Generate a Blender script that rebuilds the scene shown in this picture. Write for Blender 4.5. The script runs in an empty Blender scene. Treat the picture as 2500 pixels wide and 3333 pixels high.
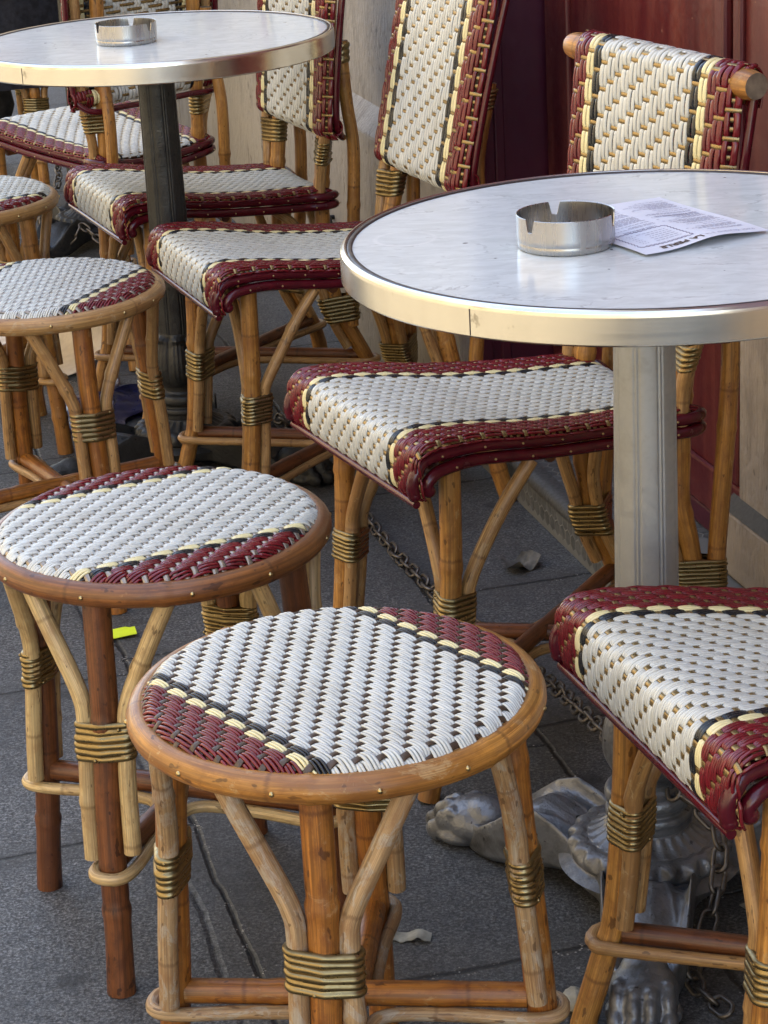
import bpy, math, random
import numpy as np
from mathutils import Vector, Matrix

random.seed(7); rng = np.random.default_rng(11)
scene = bpy.context.scene
COL = scene.collection
R = math.radians
PI = math.pi

# ------------------------------------------------------------------ mesh builder
class MB:
    def __init__(self):
        self.v = []; self.n = 0; self.q = []; self.qm = []; self.quv = []; self.t = []; self.tm = []
    def grid(self, P, mat=0, wrap=False, us=None, flip=False):
        P = np.asarray(P, float); m, n = P.shape[:2]
        base = self.n
        self.v.append(P.reshape(-1, 3)); self.n += m * n
        i = np.arange(m - 1)[:, None]; j = np.arange(n if wrap else n - 1)[None, :]
        j1 = (j + 1) % n
        a = base + i * n + j; b = base + i * n + j1; c = base + (i + 1) * n + j1; d = base + (i + 1) * n + j
        f = np.stack([a, b, c, d], -1).reshape(-1, 4)
        if us is None: us = np.arange(m) * 0.01
        us = np.asarray(us, float)
        vd = n if wrap else n - 1
        u0 = np.broadcast_to(us[:-1][:, None], a.shape); u1 = np.broadcast_to(us[1:][:, None], a.shape)
        v0 = np.broadcast_to(j / vd, a.shape); v1 = np.broadcast_to((j + 1) / vd, a.shape)
        uv = np.stack([np.stack([u0, v0], -1), np.stack([u0, v1], -1), np.stack([u1, v1], -1), np.stack([u1, v0], -1)], -2).reshape(-1, 4, 2)
        if flip: f = f[:, ::-1]; uv = uv[:, ::-1]
        self.q.append(f); self.quv.append(uv)
        self.qm.append(np.broadcast_to(np.asarray(mat), (m - 1, a.shape[1])).reshape(-1) if np.ndim(mat) else np.full(len(f), mat))
    def cap(self, ring, mat=0, flip=False):
        ring = np.asarray(ring, float); n = len(ring); base = self.n
        self.v.append(np.vstack([ring, ring.mean(0)[None]])); self.n += n + 1
        k = np.arange(n); f = np.stack([base + k, base + (k + 1) % n, np.full(n, base + n)], -1)
        if flip: f = f[:, ::-1]
        self.t.append(f); self.tm.append(np.full(n, mat))
    def tube(self, path, r, seg=12, mat=0, caps=True, closed=False, capmat=None, flat=None):
        P = np.asarray(path, float); m = len(P)
        r = np.broadcast_to(np.asarray(r, float), (m,))
        if closed: T = np.roll(P, -1, 0) - np.roll(P, 1, 0)
        else: T = np.gradient(P, axis=0)
        T /= np.linalg.norm(T, axis=1)[:, None] + 1e-12
        N = np.zeros_like(P); up = np.array([0, 0, 1.0])
        if abs(T[0] @ up) > .9: up = np.array([1.0, 0, 0])
        N[0] = up - (up @ T[0]) * T[0]; N[0] /= np.linalg.norm(N[0])
        for i in range(1, m):
            w = N[i - 1] - (N[i - 1] @ T[i]) * T[i]; N[i] = w / (np.linalg.norm(w) + 1e-12)
        B = np.cross(T, N)
        ph = np.linspace(0, 2 * PI, seg, endpoint=False)
        Q = P[:, None] + r[:, None, None] * (np.cos(ph)[None, :, None] * N[:, None] + np.sin(ph)[None, :, None] * B[:, None])
        s = np.concatenate([[0], np.cumsum(np.linalg.norm(np.diff(P, axis=0), axis=1))])
        if closed:
            Q = np.concatenate([Q, Q[:1]], 0); s = np.append(s, s[-1] + np.linalg.norm(P[0] - P[-1]))
            # close twist: ignore (small)
        self.grid(Q, mat, True, s)
        if caps and not closed:
            cm = mat if capmat is None else capmat
            self.cap(Q[0], cm, True); self.cap(Q[-1], cm)
    def lathe(self, prof, seg=48, mat=0, c=(0, 0, 0), mod=None, caps=False):
        pr = np.asarray(prof, float); ph = np.linspace(0, 2 * PI, seg, endpoint=False)
        rr = pr[:, 0][:, None] * np.ones(seg)
        if mod is not None: rr = mod(rr, pr[:, 1][:, None], ph[None, :])
        Q = np.stack([rr * np.cos(ph), rr * np.sin(ph), pr[:, 1][:, None] * np.ones(seg)], -1) + np.asarray(c)
        self.grid(Q, mat, True, np.arange(len(pr)) * .01)
        if caps: self.cap(Q[0], mat, True); self.cap(Q[-1], mat)
    def box(self, c, s, mat=0, rot=None):
        c = np.asarray(c, float); h = np.asarray(s, float) / 2
        X = np.array([[-1,-1,-1],[1,-1,-1],[1,1,-1],[-1,1,-1],[-1,-1,1],[1,-1,1],[1,1,1],[-1,1,1]], float) * h
        if rot is not None: X = X @ np.asarray(rot).T
        base = self.n; self.v.append(X + c); self.n += 8
        f = np.array([[0,3,2,1],[4,5,6,7],[0,1,5,4],[1,2,6,5],[2,3,7,6],[3,0,4,7]]) + base
        self.q.append(f); self.qm.append(np.full(6, mat)); self.quv.append(np.tile(np.array([[0,0],[1,0],[1,1],[0,1]], float), (6, 1, 1)))
    def sphere(self, c, r, seg=16, rings=10, mat=0, rot=None):
        th = np.linspace(0.001, PI - .001, rings); ph = np.linspace(0, 2 * PI, seg, endpoint=False)
        X = np.stack([np.sin(th)[:, None] * np.cos(ph), np.sin(th)[:, None] * np.sin(ph), np.cos(th)[:, None] * np.ones(seg)], -1) * np.asarray(r)
        if rot is not None: X = X @ np.asarray(rot).T
        self.grid(X[::-1] + np.asarray(c), mat, True)
    def mesh(self, name, mats, smooth=True):
        me = bpy.data.meshes.new(name)
        V = np.concatenate(self.v) if self.v else np.zeros((0, 3))
        Q = np.concatenate(self.q) if self.q else np.zeros((0, 4), int)
        T = np.concatenate(self.t) if self.t else np.zeros((0, 3), int)
        nl = Q.size + T.size; nf = len(Q) + len(T)
        me.vertices.add(len(V)); me.vertices.foreach_set('co', V.astype(np.float32).ravel())
        me.loops.add(nl); me.loops.foreach_set('vertex_index', np.concatenate([Q.ravel(), T.ravel()]).astype(np.int32))
        me.polygons.add(nf)
        st = np.concatenate([np.arange(len(Q)) * 4, Q.size + np.arange(len(T)) * 3])
        me.polygons.foreach_set('loop_start', st.astype(np.int32))
        mi = np.concatenate([np.concatenate(self.qm) if self.qm else np.zeros(0), np.concatenate(self.tm) if self.tm else np.zeros(0)])
        for m in mats: me.materials.append(m)
        me.polygons.foreach_set('material_index', mi.astype(np.int32))
        uvl = me.uv_layers.new(name='UVMap')
        uv = np.concatenate([np.concatenate(self.quv).reshape(-1, 2) if self.quv else np.zeros((0, 2)), np.full((T.size, 2), .5)])
        uvl.data.foreach_set('uv', uv.astype(np.float32).ravel())
        me.polygons.foreach_set('use_smooth', np.full(nf, smooth))
        me.update(calc_edges=True); me.validate()
        return me
    def build(self, name, mats, parent=None, smooth=True, sharp=None):
        if not isinstance(mats, (list, tuple)): mats = [mats]
        o = bpy.data.objects.new(name, self.mesh(name, mats, smooth)); COL.objects.link(o)
        if sharp: o.data.set_sharp_from_angle(angle=R(sharp))
        if parent: o.parent = parent
        return o

def inst(name, me, parent=None):
    o = bpy.data.objects.new(name, me); COL.objects.link(o)
    if parent: o.parent = parent
    return o
def empty(name, loc=(0, 0, 0), rz=0):
    o = bpy.data.objects.new(name, None); COL.objects.link(o); o.location = loc; o.rotation_euler = (0, 0, rz)
    o.empty_display_size = .05
    return o
def tag(o, label=None, cat=None, group=None, kind=None):
    if label: o['label'] = label
    if cat: o['category'] = cat
    if group: o['group'] = group
    if kind: o['kind'] = kind
    return o
def spline(pts, n=40, closed=False):
    P = np.asarray(pts, float)
    if closed: A = np.vstack([P[-1], P, P[0], P[1]])
    else: A = np.vstack([2 * P[0] - P[1], P, 2 * P[-1] - P[-2]])
    k = len(A) - 3; out = []
    L = [np.linalg.norm(A[i + 2] - A[i + 1]) for i in range(k)]; tot = sum(L)
    for i in range(k):
        m = max(2, int(round(n * L[i] / tot))); t = np.linspace(0, 1, m, endpoint=False)[:, None]
        p0, p1, p2, p3 = A[i:i + 4]
        out.append(.5 * (2 * p1 + (p2 - p0) * t + (2 * p0 - 5 * p1 + 4 * p2 - p3) * t ** 2 + (3 * p1 - p0 - 3 * p2 + p3) * t ** 3))
    Q = np.vstack(out)
    return Q if closed else np.vstack([Q, P[-1]])
def lin(pts, n): # resample polyline
    P = np.asarray(pts, float); s = np.concatenate([[0], np.cumsum(np.linalg.norm(np.diff(P, axis=0), axis=1))])
    t = np.linspace(0, s[-1], n)
    return np.stack([np.interp(t, s, P[:, i]) for i in range(P.shape[1])], -1)
def sstep(x, a, b):
    t = np.clip((x - a) / (b - a), 0, 1); return t * t * (3 - 2 * t)

# ------------------------------------------------------------------ materials
class NT:
    def __init__(self, name):
        self.m = bpy.data.materials.new(name); self.m.use_nodes = True
        self.t = self.m.node_tree; self.p = self.t.nodes['Principled BSDF']
    def n(self, typ, **kw):
        x = self.t.nodes.new(typ)
        for k, v in kw.items():
            if k == 'ins':
                for a, b in v.items():
                    if hasattr(b, 'is_output') or isinstance(b, bpy.types.NodeSocket): self.t.links.new(b, x.inputs[a])
                    else: x.inputs[a].default_value = b
            else: setattr(x, k, v)
        return x
    def l(self, a, b): self.t.links.new(a, b)
    def math(self, op, a, b=0.0, c=0.0):
        return self.n('ShaderNodeMath', operation=op, ins={0: a, 1: b, 2: c}).outputs[0]
    def vmath(self, op, a, b=(0, 0, 0)):
        x = self.n('ShaderNodeVectorMath', operation=op, ins={0: a, 1: b})
        return x.outputs['Value'] if op in ('DOT_PRODUCT', 'LENGTH') else x.outputs[0]
    def mapping(self, vec, scale=(1, 1, 1), rot=(0, 0, 0), loc=(0, 0, 0)):
        return self.n('ShaderNodeMapping', ins={'Vector': vec, 'Scale': scale, 'Rotation': rot, 'Location': loc}).outputs[0]
    def noise(self, vec, scale=5, detail=3, rough=.5, dist=0):
        return self.n('ShaderNodeTexNoise', ins={'Vector': vec, 'Scale': scale, 'Detail': detail, 'Roughness': rough, 'Distortion': dist}).outputs['Fac']
    def ramp(self, fac, stops):
        r = self.n('ShaderNodeValToRGB', ins={'Fac': fac}); e = r.color_ramp.elements
        while len(e) < len(stops): e.new(.5)
        for i, (p, c) in enumerate(stops):
            e[i].position = p; e[i].color = (*c, 1) if len(c) == 3 else c
        return r.outputs['Color']
    def mix(self, fac, a, b, typ='MIX'):
        x = self.n('ShaderNodeMix', data_type='RGBA', blend_type=typ)
        for s, v in ((0, fac), (6, a), (7, b)):
            if isinstance(v, bpy.types.NodeSocket): self.l(v, x.inputs[s])
            else: x.inputs[s].default_value = (*v, 1) if (not np.isscalar(v) and len(v) == 3) else v
        return x.outputs[2]
    def bump(self, h, strength=.3, dist=.01):
        b = self.n('ShaderNodeBump', ins={'Height': h, 'Strength': strength, 'Distance': dist}); self.l(b.outputs[0], self.p.inputs['Normal'])
    def set(self, **kw):
        for k, v in kw.items():
            k = {'color': 'Base Color', 'rough': 'Roughness', 'metal': 'Metallic', 'coat': 'Coat Weight', 'coatr': 'Coat Roughness', 'spec': 'Specular IOR Level'}[k]
            if isinstance(v, bpy.types.NodeSocket): self.l(v, self.p.inputs[k])
            else: self.p.inputs[k].default_value = (*v, 1) if (not np.isscalar(v)) else v
        return self
    def uv(self): return self.n('ShaderNodeUVMap').outputs[0]
    def obj(self): return self.n('ShaderNodeTexCoord').outputs['Object']
    def geo(self): return self.n('ShaderNodeNewGeometry').outputs['Position']
    def rnd(self): return self.n('ShaderNodeObjectInfo').outputs['Random']

def mul(c, k): return tuple(min(1, x * k) for x in c)

def bamboo(name, c, dark, pale, wear=.35, rough=.34, coat=.15):
    m = NT(name); uv = m.uv(); rn = m.rnd()
    off = m.n('ShaderNodeCombineXYZ', ins={0: m.math('MULTIPLY', rn, 37.0), 1: m.math('MULTIPLY', rn, 11.0), 2: m.math('MULTIPLY', rn, 53.0)}).outputs[0]
    v = m.vmath('ADD', uv, off)
    streak = m.noise(m.mapping(v, (7, 26, 1)), 1.0, 4, .6)
    fine = m.noise(m.mapping(v, (14, 110, 1)), 1.0, 2, .6)
    blot = m.noise(m.mapping(v, (30, 3.2, 1)), 1.0, 7, .72, .9)
    big = m.noise(m.mapping(v, (6, .9, 1)), 1.0, 2, .5)
    col = m.ramp(streak, [(.36, mul(c, .58)), (.5, c), (.64, mul(c, 1.38))])
    col = m.mix(m.math('MULTIPLY', m.n('ShaderNodeMapRange', ins={0: big, 1: .5, 2: .68}).outputs[0], .6), col, dark)
    w = m.n('ShaderNodeMapRange', ins={0: blot, 1: .645 - .17 * wear, 2: .685 - .15 * wear}).outputs[0]
    col = m.mix(m.math('MULTIPLY', w, .7), col, m.mix(fine, pale, mul(pale, .55)))
    mott = m.noise(m.mapping(v, (45, 7, 1)), 1.0, 5, .7, .4)
    col = m.mix(m.n('ShaderNodeMapRange', ins={0: mott, 1: .46, 2: .64, 3: 0.0, 4: .62}).outputs[0], col, dark)
    spots = m.noise(m.mapping(v, (60, 9, 1)), 1.0, 2, .5)
    sp = m.n('ShaderNodeMapRange', ins={0: spots, 1: .655, 2: .69}).outputs[0]
    col = m.mix(m.math('MULTIPLY', sp, .8), col, mul(dark, .35))
    col = m.mix(m.n('ShaderNodeMapRange', ins={0: fine, 1: .4, 2: .7, 3: 0.0, 4: .6}).outputs[0], col, mul(c, .45))
    ux = m.n('ShaderNodeSeparateXYZ', ins={0: uv}).outputs[0]
    fr = m.math('FRACT', m.math('ADD', m.math('ADD', m.math('DIVIDE', ux, .205), m.math('MULTIPLY', rn, 7.3)), m.math('MULTIPLY', fine, .035)))
    line = m.n('ShaderNodeMapRange', ins={0: m.math('ABSOLUTE', m.math('SUBTRACT', fr, .5)), 1: .004, 2: .014, 3: .55, 4: 0.0}).outputs[0]
    halo = m.n('ShaderNodeMapRange', ins={0: m.math('ABSOLUTE', m.math('SUBTRACT', fr, .56)), 1: .01, 2: .075, 3: .55, 4: 0.0}).outputs[0]
    col = m.mix(m.math('MULTIPLY', halo, m.n('ShaderNodeMapRange', ins={0: fine, 1: .38, 2: .58}).outputs[0]), col, dark)
    col = m.mix(line, col, mul(dark, .55))
    m.set(color=col, rough=m.n('ShaderNodeMapRange', ins={0: blot, 1: .3, 2: .7, 3: rough - .06, 4: rough + .2}).outputs[0], coat=coat, coatr=.15)
    m.bump(m.math('ADD', m.math('MULTIPLY', fine, .6), streak), .25, .002)
    return m.m

def plastic(name, c, rough=.22, var=.1):
    m = NT(name); g = m.obj()
    n1 = m.noise(g, 55, 3, .6); n2 = m.noise(g, 9, 2)
    col = m.mix(m.n('ShaderNodeMapRange', ins={0: n1, 1: .35, 2: .7, 3: 0.0, 4: 1.0}).outputs[0], mul(c, 1 + var), mul(c, 1 - var * 1.6))
    col = m.mix(m.n('ShaderNodeMapRange', ins={0: n2, 1: .55, 2: .75, 3: 0.0, 4: .25}).outputs[0], col, tuple(a * b for a, b in zip(mul(c, .8), (1, .95, .85))))
    m.set(color=col, rough=m.n('ShaderNodeMapRange', ins={0: n1, 1: .3, 2: .7, 3: rough - .05, 4: rough + .12}).outputs[0], spec=.5)
    return m.m

def woven(name, c, rough, var, grime):
    m = NT(name); g = m.obj(); uv = m.uv()
    ux = m.n('ShaderNodeSeparateXYZ', ins={0: uv}).outputs[0]
    per = m.n('ShaderNodeTexNoise', noise_dimensions='1D', ins={'W': ux, 'Scale': 6.0, 'Detail': 2.0}).outputs[0]
    n1 = m.noise(g, 70, 4, .65); n2 = m.noise(g, 11, 4, .65)
    col = m.mix(m.n('ShaderNodeMapRange', ins={0: per, 1: .3, 2: .7}).outputs[0], mul(c, 1 - var), mul(c, 1 + var))
    col = m.mix(m.n('ShaderNodeMapRange', ins={0: n2, 1: .47, 2: .72, 3: 0.0, 4: .32}).outputs[0], col, grime)
    col = m.mix(m.n('ShaderNodeMapRange', ins={0: n1, 1: .58, 2: .72, 3: 0.0, 4: .35}).outputs[0], col, grime)
    m.set(color=col, rough=m.n('ShaderNodeMapRange', ins={0: n1, 1: .35, 2: .7, 3: rough, 4: rough + .16}).outputs[0], spec=.55)
    return m.m

def metal(name, c, rough=.3, met=1.0, dirt=.3, dirtc=(.06, .055, .05), scale=40, bump=.0):
    m = NT(name); g = m.obj()
    n1 = m.noise(g, scale, 4, .65); n2 = m.noise(g, scale * 4, 2, .6)
    f = m.n('ShaderNodeMapRange', ins={0: n1, 1: .5, 2: .78, 3: 0.0, 4: dirt}).outputs[0]
    m.set(color=m.mix(f, c, dirtc), metal=met, rough=m.n('ShaderNodeMapRange', ins={0: n2, 1: .3, 2: .7, 3: rough * .8, 4: rough * 1.4}).outputs[0])
    if bump: m.bump(n2, bump, .002)
    return m.m

def brushed(name, c, rough=.24, st=(6, 6, 120)):
    m = NT(name); g = m.obj()
    n1 = m.noise(m.mapping(g, st), 1.0, 4, .7); n2 = m.noise(g, 30, 4, .7); n3 = m.noise(m.mapping(g, (30, 30, 8)), 1.0, 3, .6)
    sp = m.n('ShaderNodeMapRange', ins={0: n2, 1: .66, 2: .72, 3: 0.0, 4: .55}).outputs[0]
    col = m.mix(sp, m.mix(m.n('ShaderNodeMapRange', ins={0: n3, 1: .45, 2: .8}).outputs[0], c, mul(c, .85)), (.16, .13, .09))
    m.set(color=col, metal=1.0, rough=m.n('ShaderNodeMapRange', ins={0: n1, 1: .3, 2: .7, 3: rough * .85, 4: rough * 1.2}).outputs[0])
    m.bump(n1, .025, .0006)
    return m.m

M = {}
M['white'] = woven('ivory_woven_plastic', (.585, .59, .545), .16, .10, (.40, .37, .29))
M['cream'] = woven('cream_woven_plastic', (.78, .69, .38), .16, .07, (.50, .41, .20))
M['black'] = woven('black_woven_plastic', (.009, .011, .015), .15, .2, (.03, .028, .025))
M['red'] = woven('oxblood_woven_plastic', (.145, .008, .013), .15, .22, (.06, .010, .010))
M['bronze'] = metal('bronze_strap', (.30, .21, .09), .28, .75, .3, (.08, .05, .025), 60)
M['brown'] = metal('shade_brown_strap', (.085, .055, .035), .33, .35, .3, (.03, .02, .015), 60)  # same strap, coloured dark where it reflects little light
M['strapsheen'] = metal('sheen_taupe_strap', (.30, .25, .20), .28, .7, .3, (.08, .06, .04), 60)  # same strap, coloured paler to carry its silvery sheen
M['rail'] = plastic('oxblood_paint', (.075, .004, .010), .16, .15)
M['brass'] = metal('brass_strip', (.27, .20, .092), .31, .95, .6, (.12, .085, .04), 45)
M['nail'] = metal('brass_nail', (.5, .38, .18), .3, 1, .2)
M['bam_honey'] = bamboo('honey_bamboo', (.42, .195, .040), (.19, .062, .012), (.62, .38, .15), .25)
M['bam_amber'] = bamboo('amber_bamboo', (.35, .132, .020), (.15, .040, .008), (.58, .34, .14), .3)
M['bam_brown'] = bamboo('brown_bamboo', (.175, .058, .016), (.065, .018, .006), (.26, .10, .032), .12)
M['bam_rim'] = bamboo('golden_rim_bamboo', (.44, .195, .036), (.21, .075, .014), (.66, .44, .20), .45)
M['bam_rimbrown'] = bamboo('tawny_rim_bamboo', (.225, .082, .018), (.11, .035, .009), (.38, .18, .06), .2)
M['bam_rimpale'] = bamboo('weathered_rim_bamboo', (.42, .235, .080), (.26, .12, .04), (.62, .46, .26), .5, .42)
M['cane'] = bamboo('tan_cane', (.43, .245, .088), (.22, .10, .03), (.60, .43, .22), .3, .38)
M['cane_pale'] = bamboo('pale_cane', (.58, .41, .185), (.34, .19, .07), (.70, .55, .32), .3, .4)
M['cane_worn'] = bamboo('worn_grey_cane', (.40, .255, .12), (.25, .115, .04), (.56, .49, .38), .85, .5, .1)
M['bam_end'] = plastic('cut_bamboo_end', (.16, .12, .08), .7, .3)
M['steel'] = brushed('aluminium_rim', (.74, .705, .63), .22)
M['gasket'] = plastic('dark_table_edging', (.045, .035, .034), .35)
M['steelash'] = brushed('steel_ashtray', (.47, .455, .43), .27, (110, 110, 5))
M['chain'] = metal('chain_steel', (.16, .14, .12), .42, .9, .6, (.05, .035, .025), 60, .2)
M['paper'] = plastic('menu_paper', (.75, .76, .83), .6, .02)
M['ink'] = plastic('menu_ink', (.33, .31, .40), .6)
M['inkbrown'] = plastic('menu_title_ink', (.085, .055, .04), .6)
M['yellow'] = plastic('fluorescent_paper', (.70, .85, .02), .6, .03)
M['bag'] = plastic('navy_bag_plastic', (.020, .022, .075), .3, .4)
M['card'] = plastic('cream_card', (.66, .59, .51), .6, .06)
M['leaf'] = plastic('dry_leaf', (.13, .12, .10), .75, .25)
M['scrap'] = plastic('dirty_paper', (.30, .29, .24), .8, .2)
M['butt'] = plastic('cigarette_filter', (.55, .26, .10), .7, .2)
M['iron'] = metal('iron_ring', (.04, .038, .036), .45, .8, .3)
M['navy'] = plastic('navy_cloth', (.008, .009, .016), .9, .3)
M['trouser'] = plastic('charcoal_cloth', (.012, .012, .014), .9, .3)
M['skin'] = plastic('skin', (.45, .26, .18), .5, .05)
M['hair'] = plastic('brown_hair', (.03, .018, .010), .5, .3)

def cast(name, c, dirtc, met=.75, rough=.38, dirt=.8):
    m = NT(name); g = m.obj()
    n1 = m.noise(g, 22, 4, .6); n2 = m.noise(g, 110, 3, .6); n3 = m.noise(g, 300, 2, .5)
    f = m.n('ShaderNodeMapRange', ins={0: n1, 1: .47, 2: .72, 3: 0.0, 4: dirt}).outputs[0]
    sp = m.n('ShaderNodeMapRange', ins={0: n2, 1: .66, 2: .70, 3: 0.0, 4: .8}).outputs[0]
    col = m.mix(sp, m.mix(f, c, dirtc), mul(dirtc, .4))
    m.set(color=col, metal=met, rough=m.n('ShaderNodeMapRange', ins={0: n1, 1: .3, 2: .75, 3: rough * .8, 4: rough * 1.6}).outputs[0])
    m.bump(m.math('ADD', m.math('ADD', m.math('MULTIPLY', n3, .5), n2), m.math('MULTIPLY', n1, 2.0)), .42, .0026)
    return m.m
M['cast'] = cast('cast_aluminium', (.20, .205, .215), (.055, .052, .048), .6, .36, .95)
M['pole'] = metal('satin_aluminium_pole', (.40, .405, .405), .45, .6, .3, (.26, .255, .24), 30, .06)
M['castdark'] = cast('dark_cast_iron', (.040, .040, .039), (.016, .015, .014), .5, .42, .7)

def marble():
    m = NT('white_marble'); g = m.obj()
    a = m.noise(m.mapping(g, (5, 11, 5), (0, 0, .5)), 1.0, 6, .62, .8)
    b = m.noise(m.mapping(g, (26, 60, 20), (0, 0, .4)), 1.0, 5, .65, .6)
    cl = m.noise(m.mapping(g, (2.2, 4, 2), (0, 0, .4)), 1.0, 4, .6)
    vein = m.n('ShaderNodeMapRange', ins={0: m.math('ABSOLUTE', m.math('SUBTRACT', a, .5)), 1: 0.0, 2: .016, 3: .55, 4: 0.0}).outputs[0]
    vein = m.math('MULTIPLY', vein, m.n('ShaderNodeMapRange', ins={0: b, 1: .45, 2: .62}).outputs[0])
    col = m.ramp(b, [(.35, (.62, .665, .665)), (.6, (.75, .80, .80))])
    col = m.mix(m.n('ShaderNodeMapRange', ins={0: cl, 1: .35, 2: .7, 3: 0.0, 4: .5}).outputs[0], col, (.61, .645, .66))
    col = m.mix(vein, col, (.22, .22, .23))
    for cx, cy, rr_ in ((-.235, .03, .030), (.10, -.17, .034), (.16, .14, .030)):
        dd = m.vmath('LENGTH', m.vmath('MULTIPLY', m.vmath('SUBTRACT', g, (cx, cy, 0)), (1, 1, 0)))
        rg = m.n('ShaderNodeMapRange', ins={0: m.math('ABSOLUTE', m.math('SUBTRACT', dd, rr_)), 1: .001, 2: .0035, 3: .4, 4: 0.0}).outputs[0]
        col = m.mix(m.math('MULTIPLY', rg, m.n('ShaderNodeMapRange', ins={0: cl, 1: .4, 2: .6}).outputs[0]), col, (.92, .93, .93))
    spk = m.n('ShaderNodeMapRange', ins={0: m.noise(m.mapping(g, (60, 60, 10)), 1.0, 2, .5), 1: .745, 2: .765, 3: 0.0, 4: .85}).outputs[0]
    col = m.mix(spk, col, (.05, .045, .04))
    m.set(color=col, rough=m.n('ShaderNodeMapRange', ins={0: cl, 1: .3, 2: .7, 3: .12, 4: .24}).outputs[0], spec=.5)
    return m.m
M['marble'] = marble()

WA = R(14.4)                                   # the wall runs along U, the street lies on the side of N
P0 = np.array([.332, 3.016]); U = np.array([-math.sin(WA), math.cos(WA)]); Nn = np.array([-math.cos(WA), -math.sin(WA)])
def wp(s, off, z=0.0):                         # off > 0: behind the wall line
    p = P0 + U * s - Nn * off
    return np.array([p[0], p[1], z])

def ground_mat():
    m = NT('dark_granite_paving'); g = m.geo()
    # wall aligned coordinates: x = distance from the wall towards the street, y = along
    px = m.vmath('DOT_PRODUCT', m.vmath('SUBTRACT', g, (P0[0], P0[1], 0)), (Nn[0], Nn[1], 0))
    py = m.vmath('DOT_PRODUCT', m.vmath('SUBTRACT', g, (P0[0], P0[1], 0)), (U[0], U[1], 0))
    wob = m.noise(g, 9, 4, .6)
    wx = m.math('ADD', px, m.math('MULTIPLY', m.math('SUBTRACT', wob, .5), .022))
    wob2 = m.noise(m.mapping(g, (1, 1, 1), loc=(5, 3, 0)), 9, 4, .6)
    wy = m.math('ADD', py, m.math('MULTIPLY', m.math('SUBTRACT', wob2, .5), .022))
    row = m.math('FLOOR', m.math('DIVIDE', m.math('SUBTRACT', wx, .254), .465))
    fx = m.math('MULTIPLY', m.math('ABSOLUTE', m.math('SUBTRACT', m.math('FRACT', m.math('ADD', m.math('DIVIDE', m.math('SUBTRACT', wx, .254), .465), .5)), .5)), .465)
    sh = m.math('MULTIPLY', m.math('MODULO', row, 2.0), .418)
    yy = m.math('SUBTRACT', m.math('SUBTRACT', wy, -.89), sh)
    fy = m.math('MULTIPLY', m.math('ABSOLUTE', m.math('SUBTRACT', m.math('FRACT', m.math('ADD', m.math('DIVIDE', yy, .47), .5)), .5)), .47)
    d = m.math('MINIMUM', fx, fy)
    # second groove beside one long joint
    d2 = m.math('ABSOLUTE', m.math('SUBTRACT', wx, .752))
    joint = m.n('ShaderNodeMapRange', ins={0: d, 1: .0012, 2: .0045, 3: .9, 4: 0.0}).outputs[0]
    joint2 = m.n('ShaderNodeMapRange', ins={0: d2, 1: .001, 2: .006, 3: .4, 4: 0.0}).outputs[0]
    soft = m.n('ShaderNodeMapRange', ins={0: d, 1: .004, 2: .05, 3: .5, 4: 0.0}).outputs[0]
    j = m.math('MAXIMUM', joint, joint2)
    cell = m.n('ShaderNodeCombineXYZ', ins={0: row, 1: m.math('FLOOR', m.math('ADD', m.math('DIVIDE', yy, .47), .5)), 2: 3.0}).outputs[0]
    tone = m.n('ShaderNodeTexWhiteNoise', ins={'Vector': cell}).outputs['Value']
    f1 = m.noise(g, 240, 4, .8); f2 = m.noise(g, 90, 4, .7); f3 = m.noise(g, 3.0, 5, .6); f4 = m.noise(g, 18, 4, .6)
    col = m.ramp(f1, [(.38, (.020, .0198, .0195)), (.5, (.082, .081, .079)), (.62, (.27, .266, .26))])
    col = m.mix(m.n('ShaderNodeMapRange', ins={0: f3, 1: .40, 2: .68, 3: 0.0, 4: .55}).outputs[0], col, (.032, .030, .029))
    col = m.mix(m.n('ShaderNodeMapRange', ins={0: f4, 1: .52, 2: .75, 3: 0.0, 4: .5}).outputs[0], col, (.035, .034, .034))
    f5 = m.noise(g, 62, 5, .78)
    col = m.mix(m.n('ShaderNodeMapRange', ins={0: f5, 1: .5, 2: .64, 3: 0.0, 4: .55}).outputs[0], col, (.030, .029, .028))
    col = m.mix(m.n('ShaderNodeMapRange', ins={0: f5, 1: .34, 2: .46, 3: .35, 4: 0.0}).outputs[0], col, (.20, .198, .192))
    col = m.mix(m.math('MULTIPLY', tone, .42), col, (.035, .034, .033))
    col = m.mix(soft, col, (.05, .047, .043))
    gum = m.n('ShaderNodeTexVoronoi', ins={'Vector': m.vmath('ADD', g, m.vmath('MULTIPLY', m.n('ShaderNodeTexNoise', ins={'Vector': g, 'Scale': 30.0}).outputs['Color'], (.02, .02, 0))), 'Scale': 4.5}).outputs['Distance']
    col = m.mix(m.n('ShaderNodeMapRange', ins={0: gum, 1: .05, 2: .09, 3: .7, 4: 0.0}).outputs[0], col, (.022, .021, .020))
    col = m.mix(j, col, (.012, .011, .010))
    grit = m.n('ShaderNodeTexVoronoi', ins={'Vector': g, 'Scale': 190.0}).outputs['Distance']
    gn = m.n('ShaderNodeMapRange', ins={0: m.noise(g, 30, 3, .6), 1: .52, 2: .6}).outputs[0]
    gm = m.math('MULTIPLY', m.math('MULTIPLY', m.n('ShaderNodeMapRange', ins={0: grit, 1: .20, 2: .28, 3: 1.0, 4: 0.0}).outputs[0], m.n('ShaderNodeMapRange', ins={0: d, 1: .006, 2: .012, 3: 1.0, 4: 0.0}).outputs[0]), gn)
    col = m.mix(gm, col, (.36, .34, .31))
    speck = m.math('GREATER_THAN', m.noise(g, 75, 2, .5), .755)
    col = m.mix(m.math('MULTIPLY', speck, .7), col, (.30, .29, .28))
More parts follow.
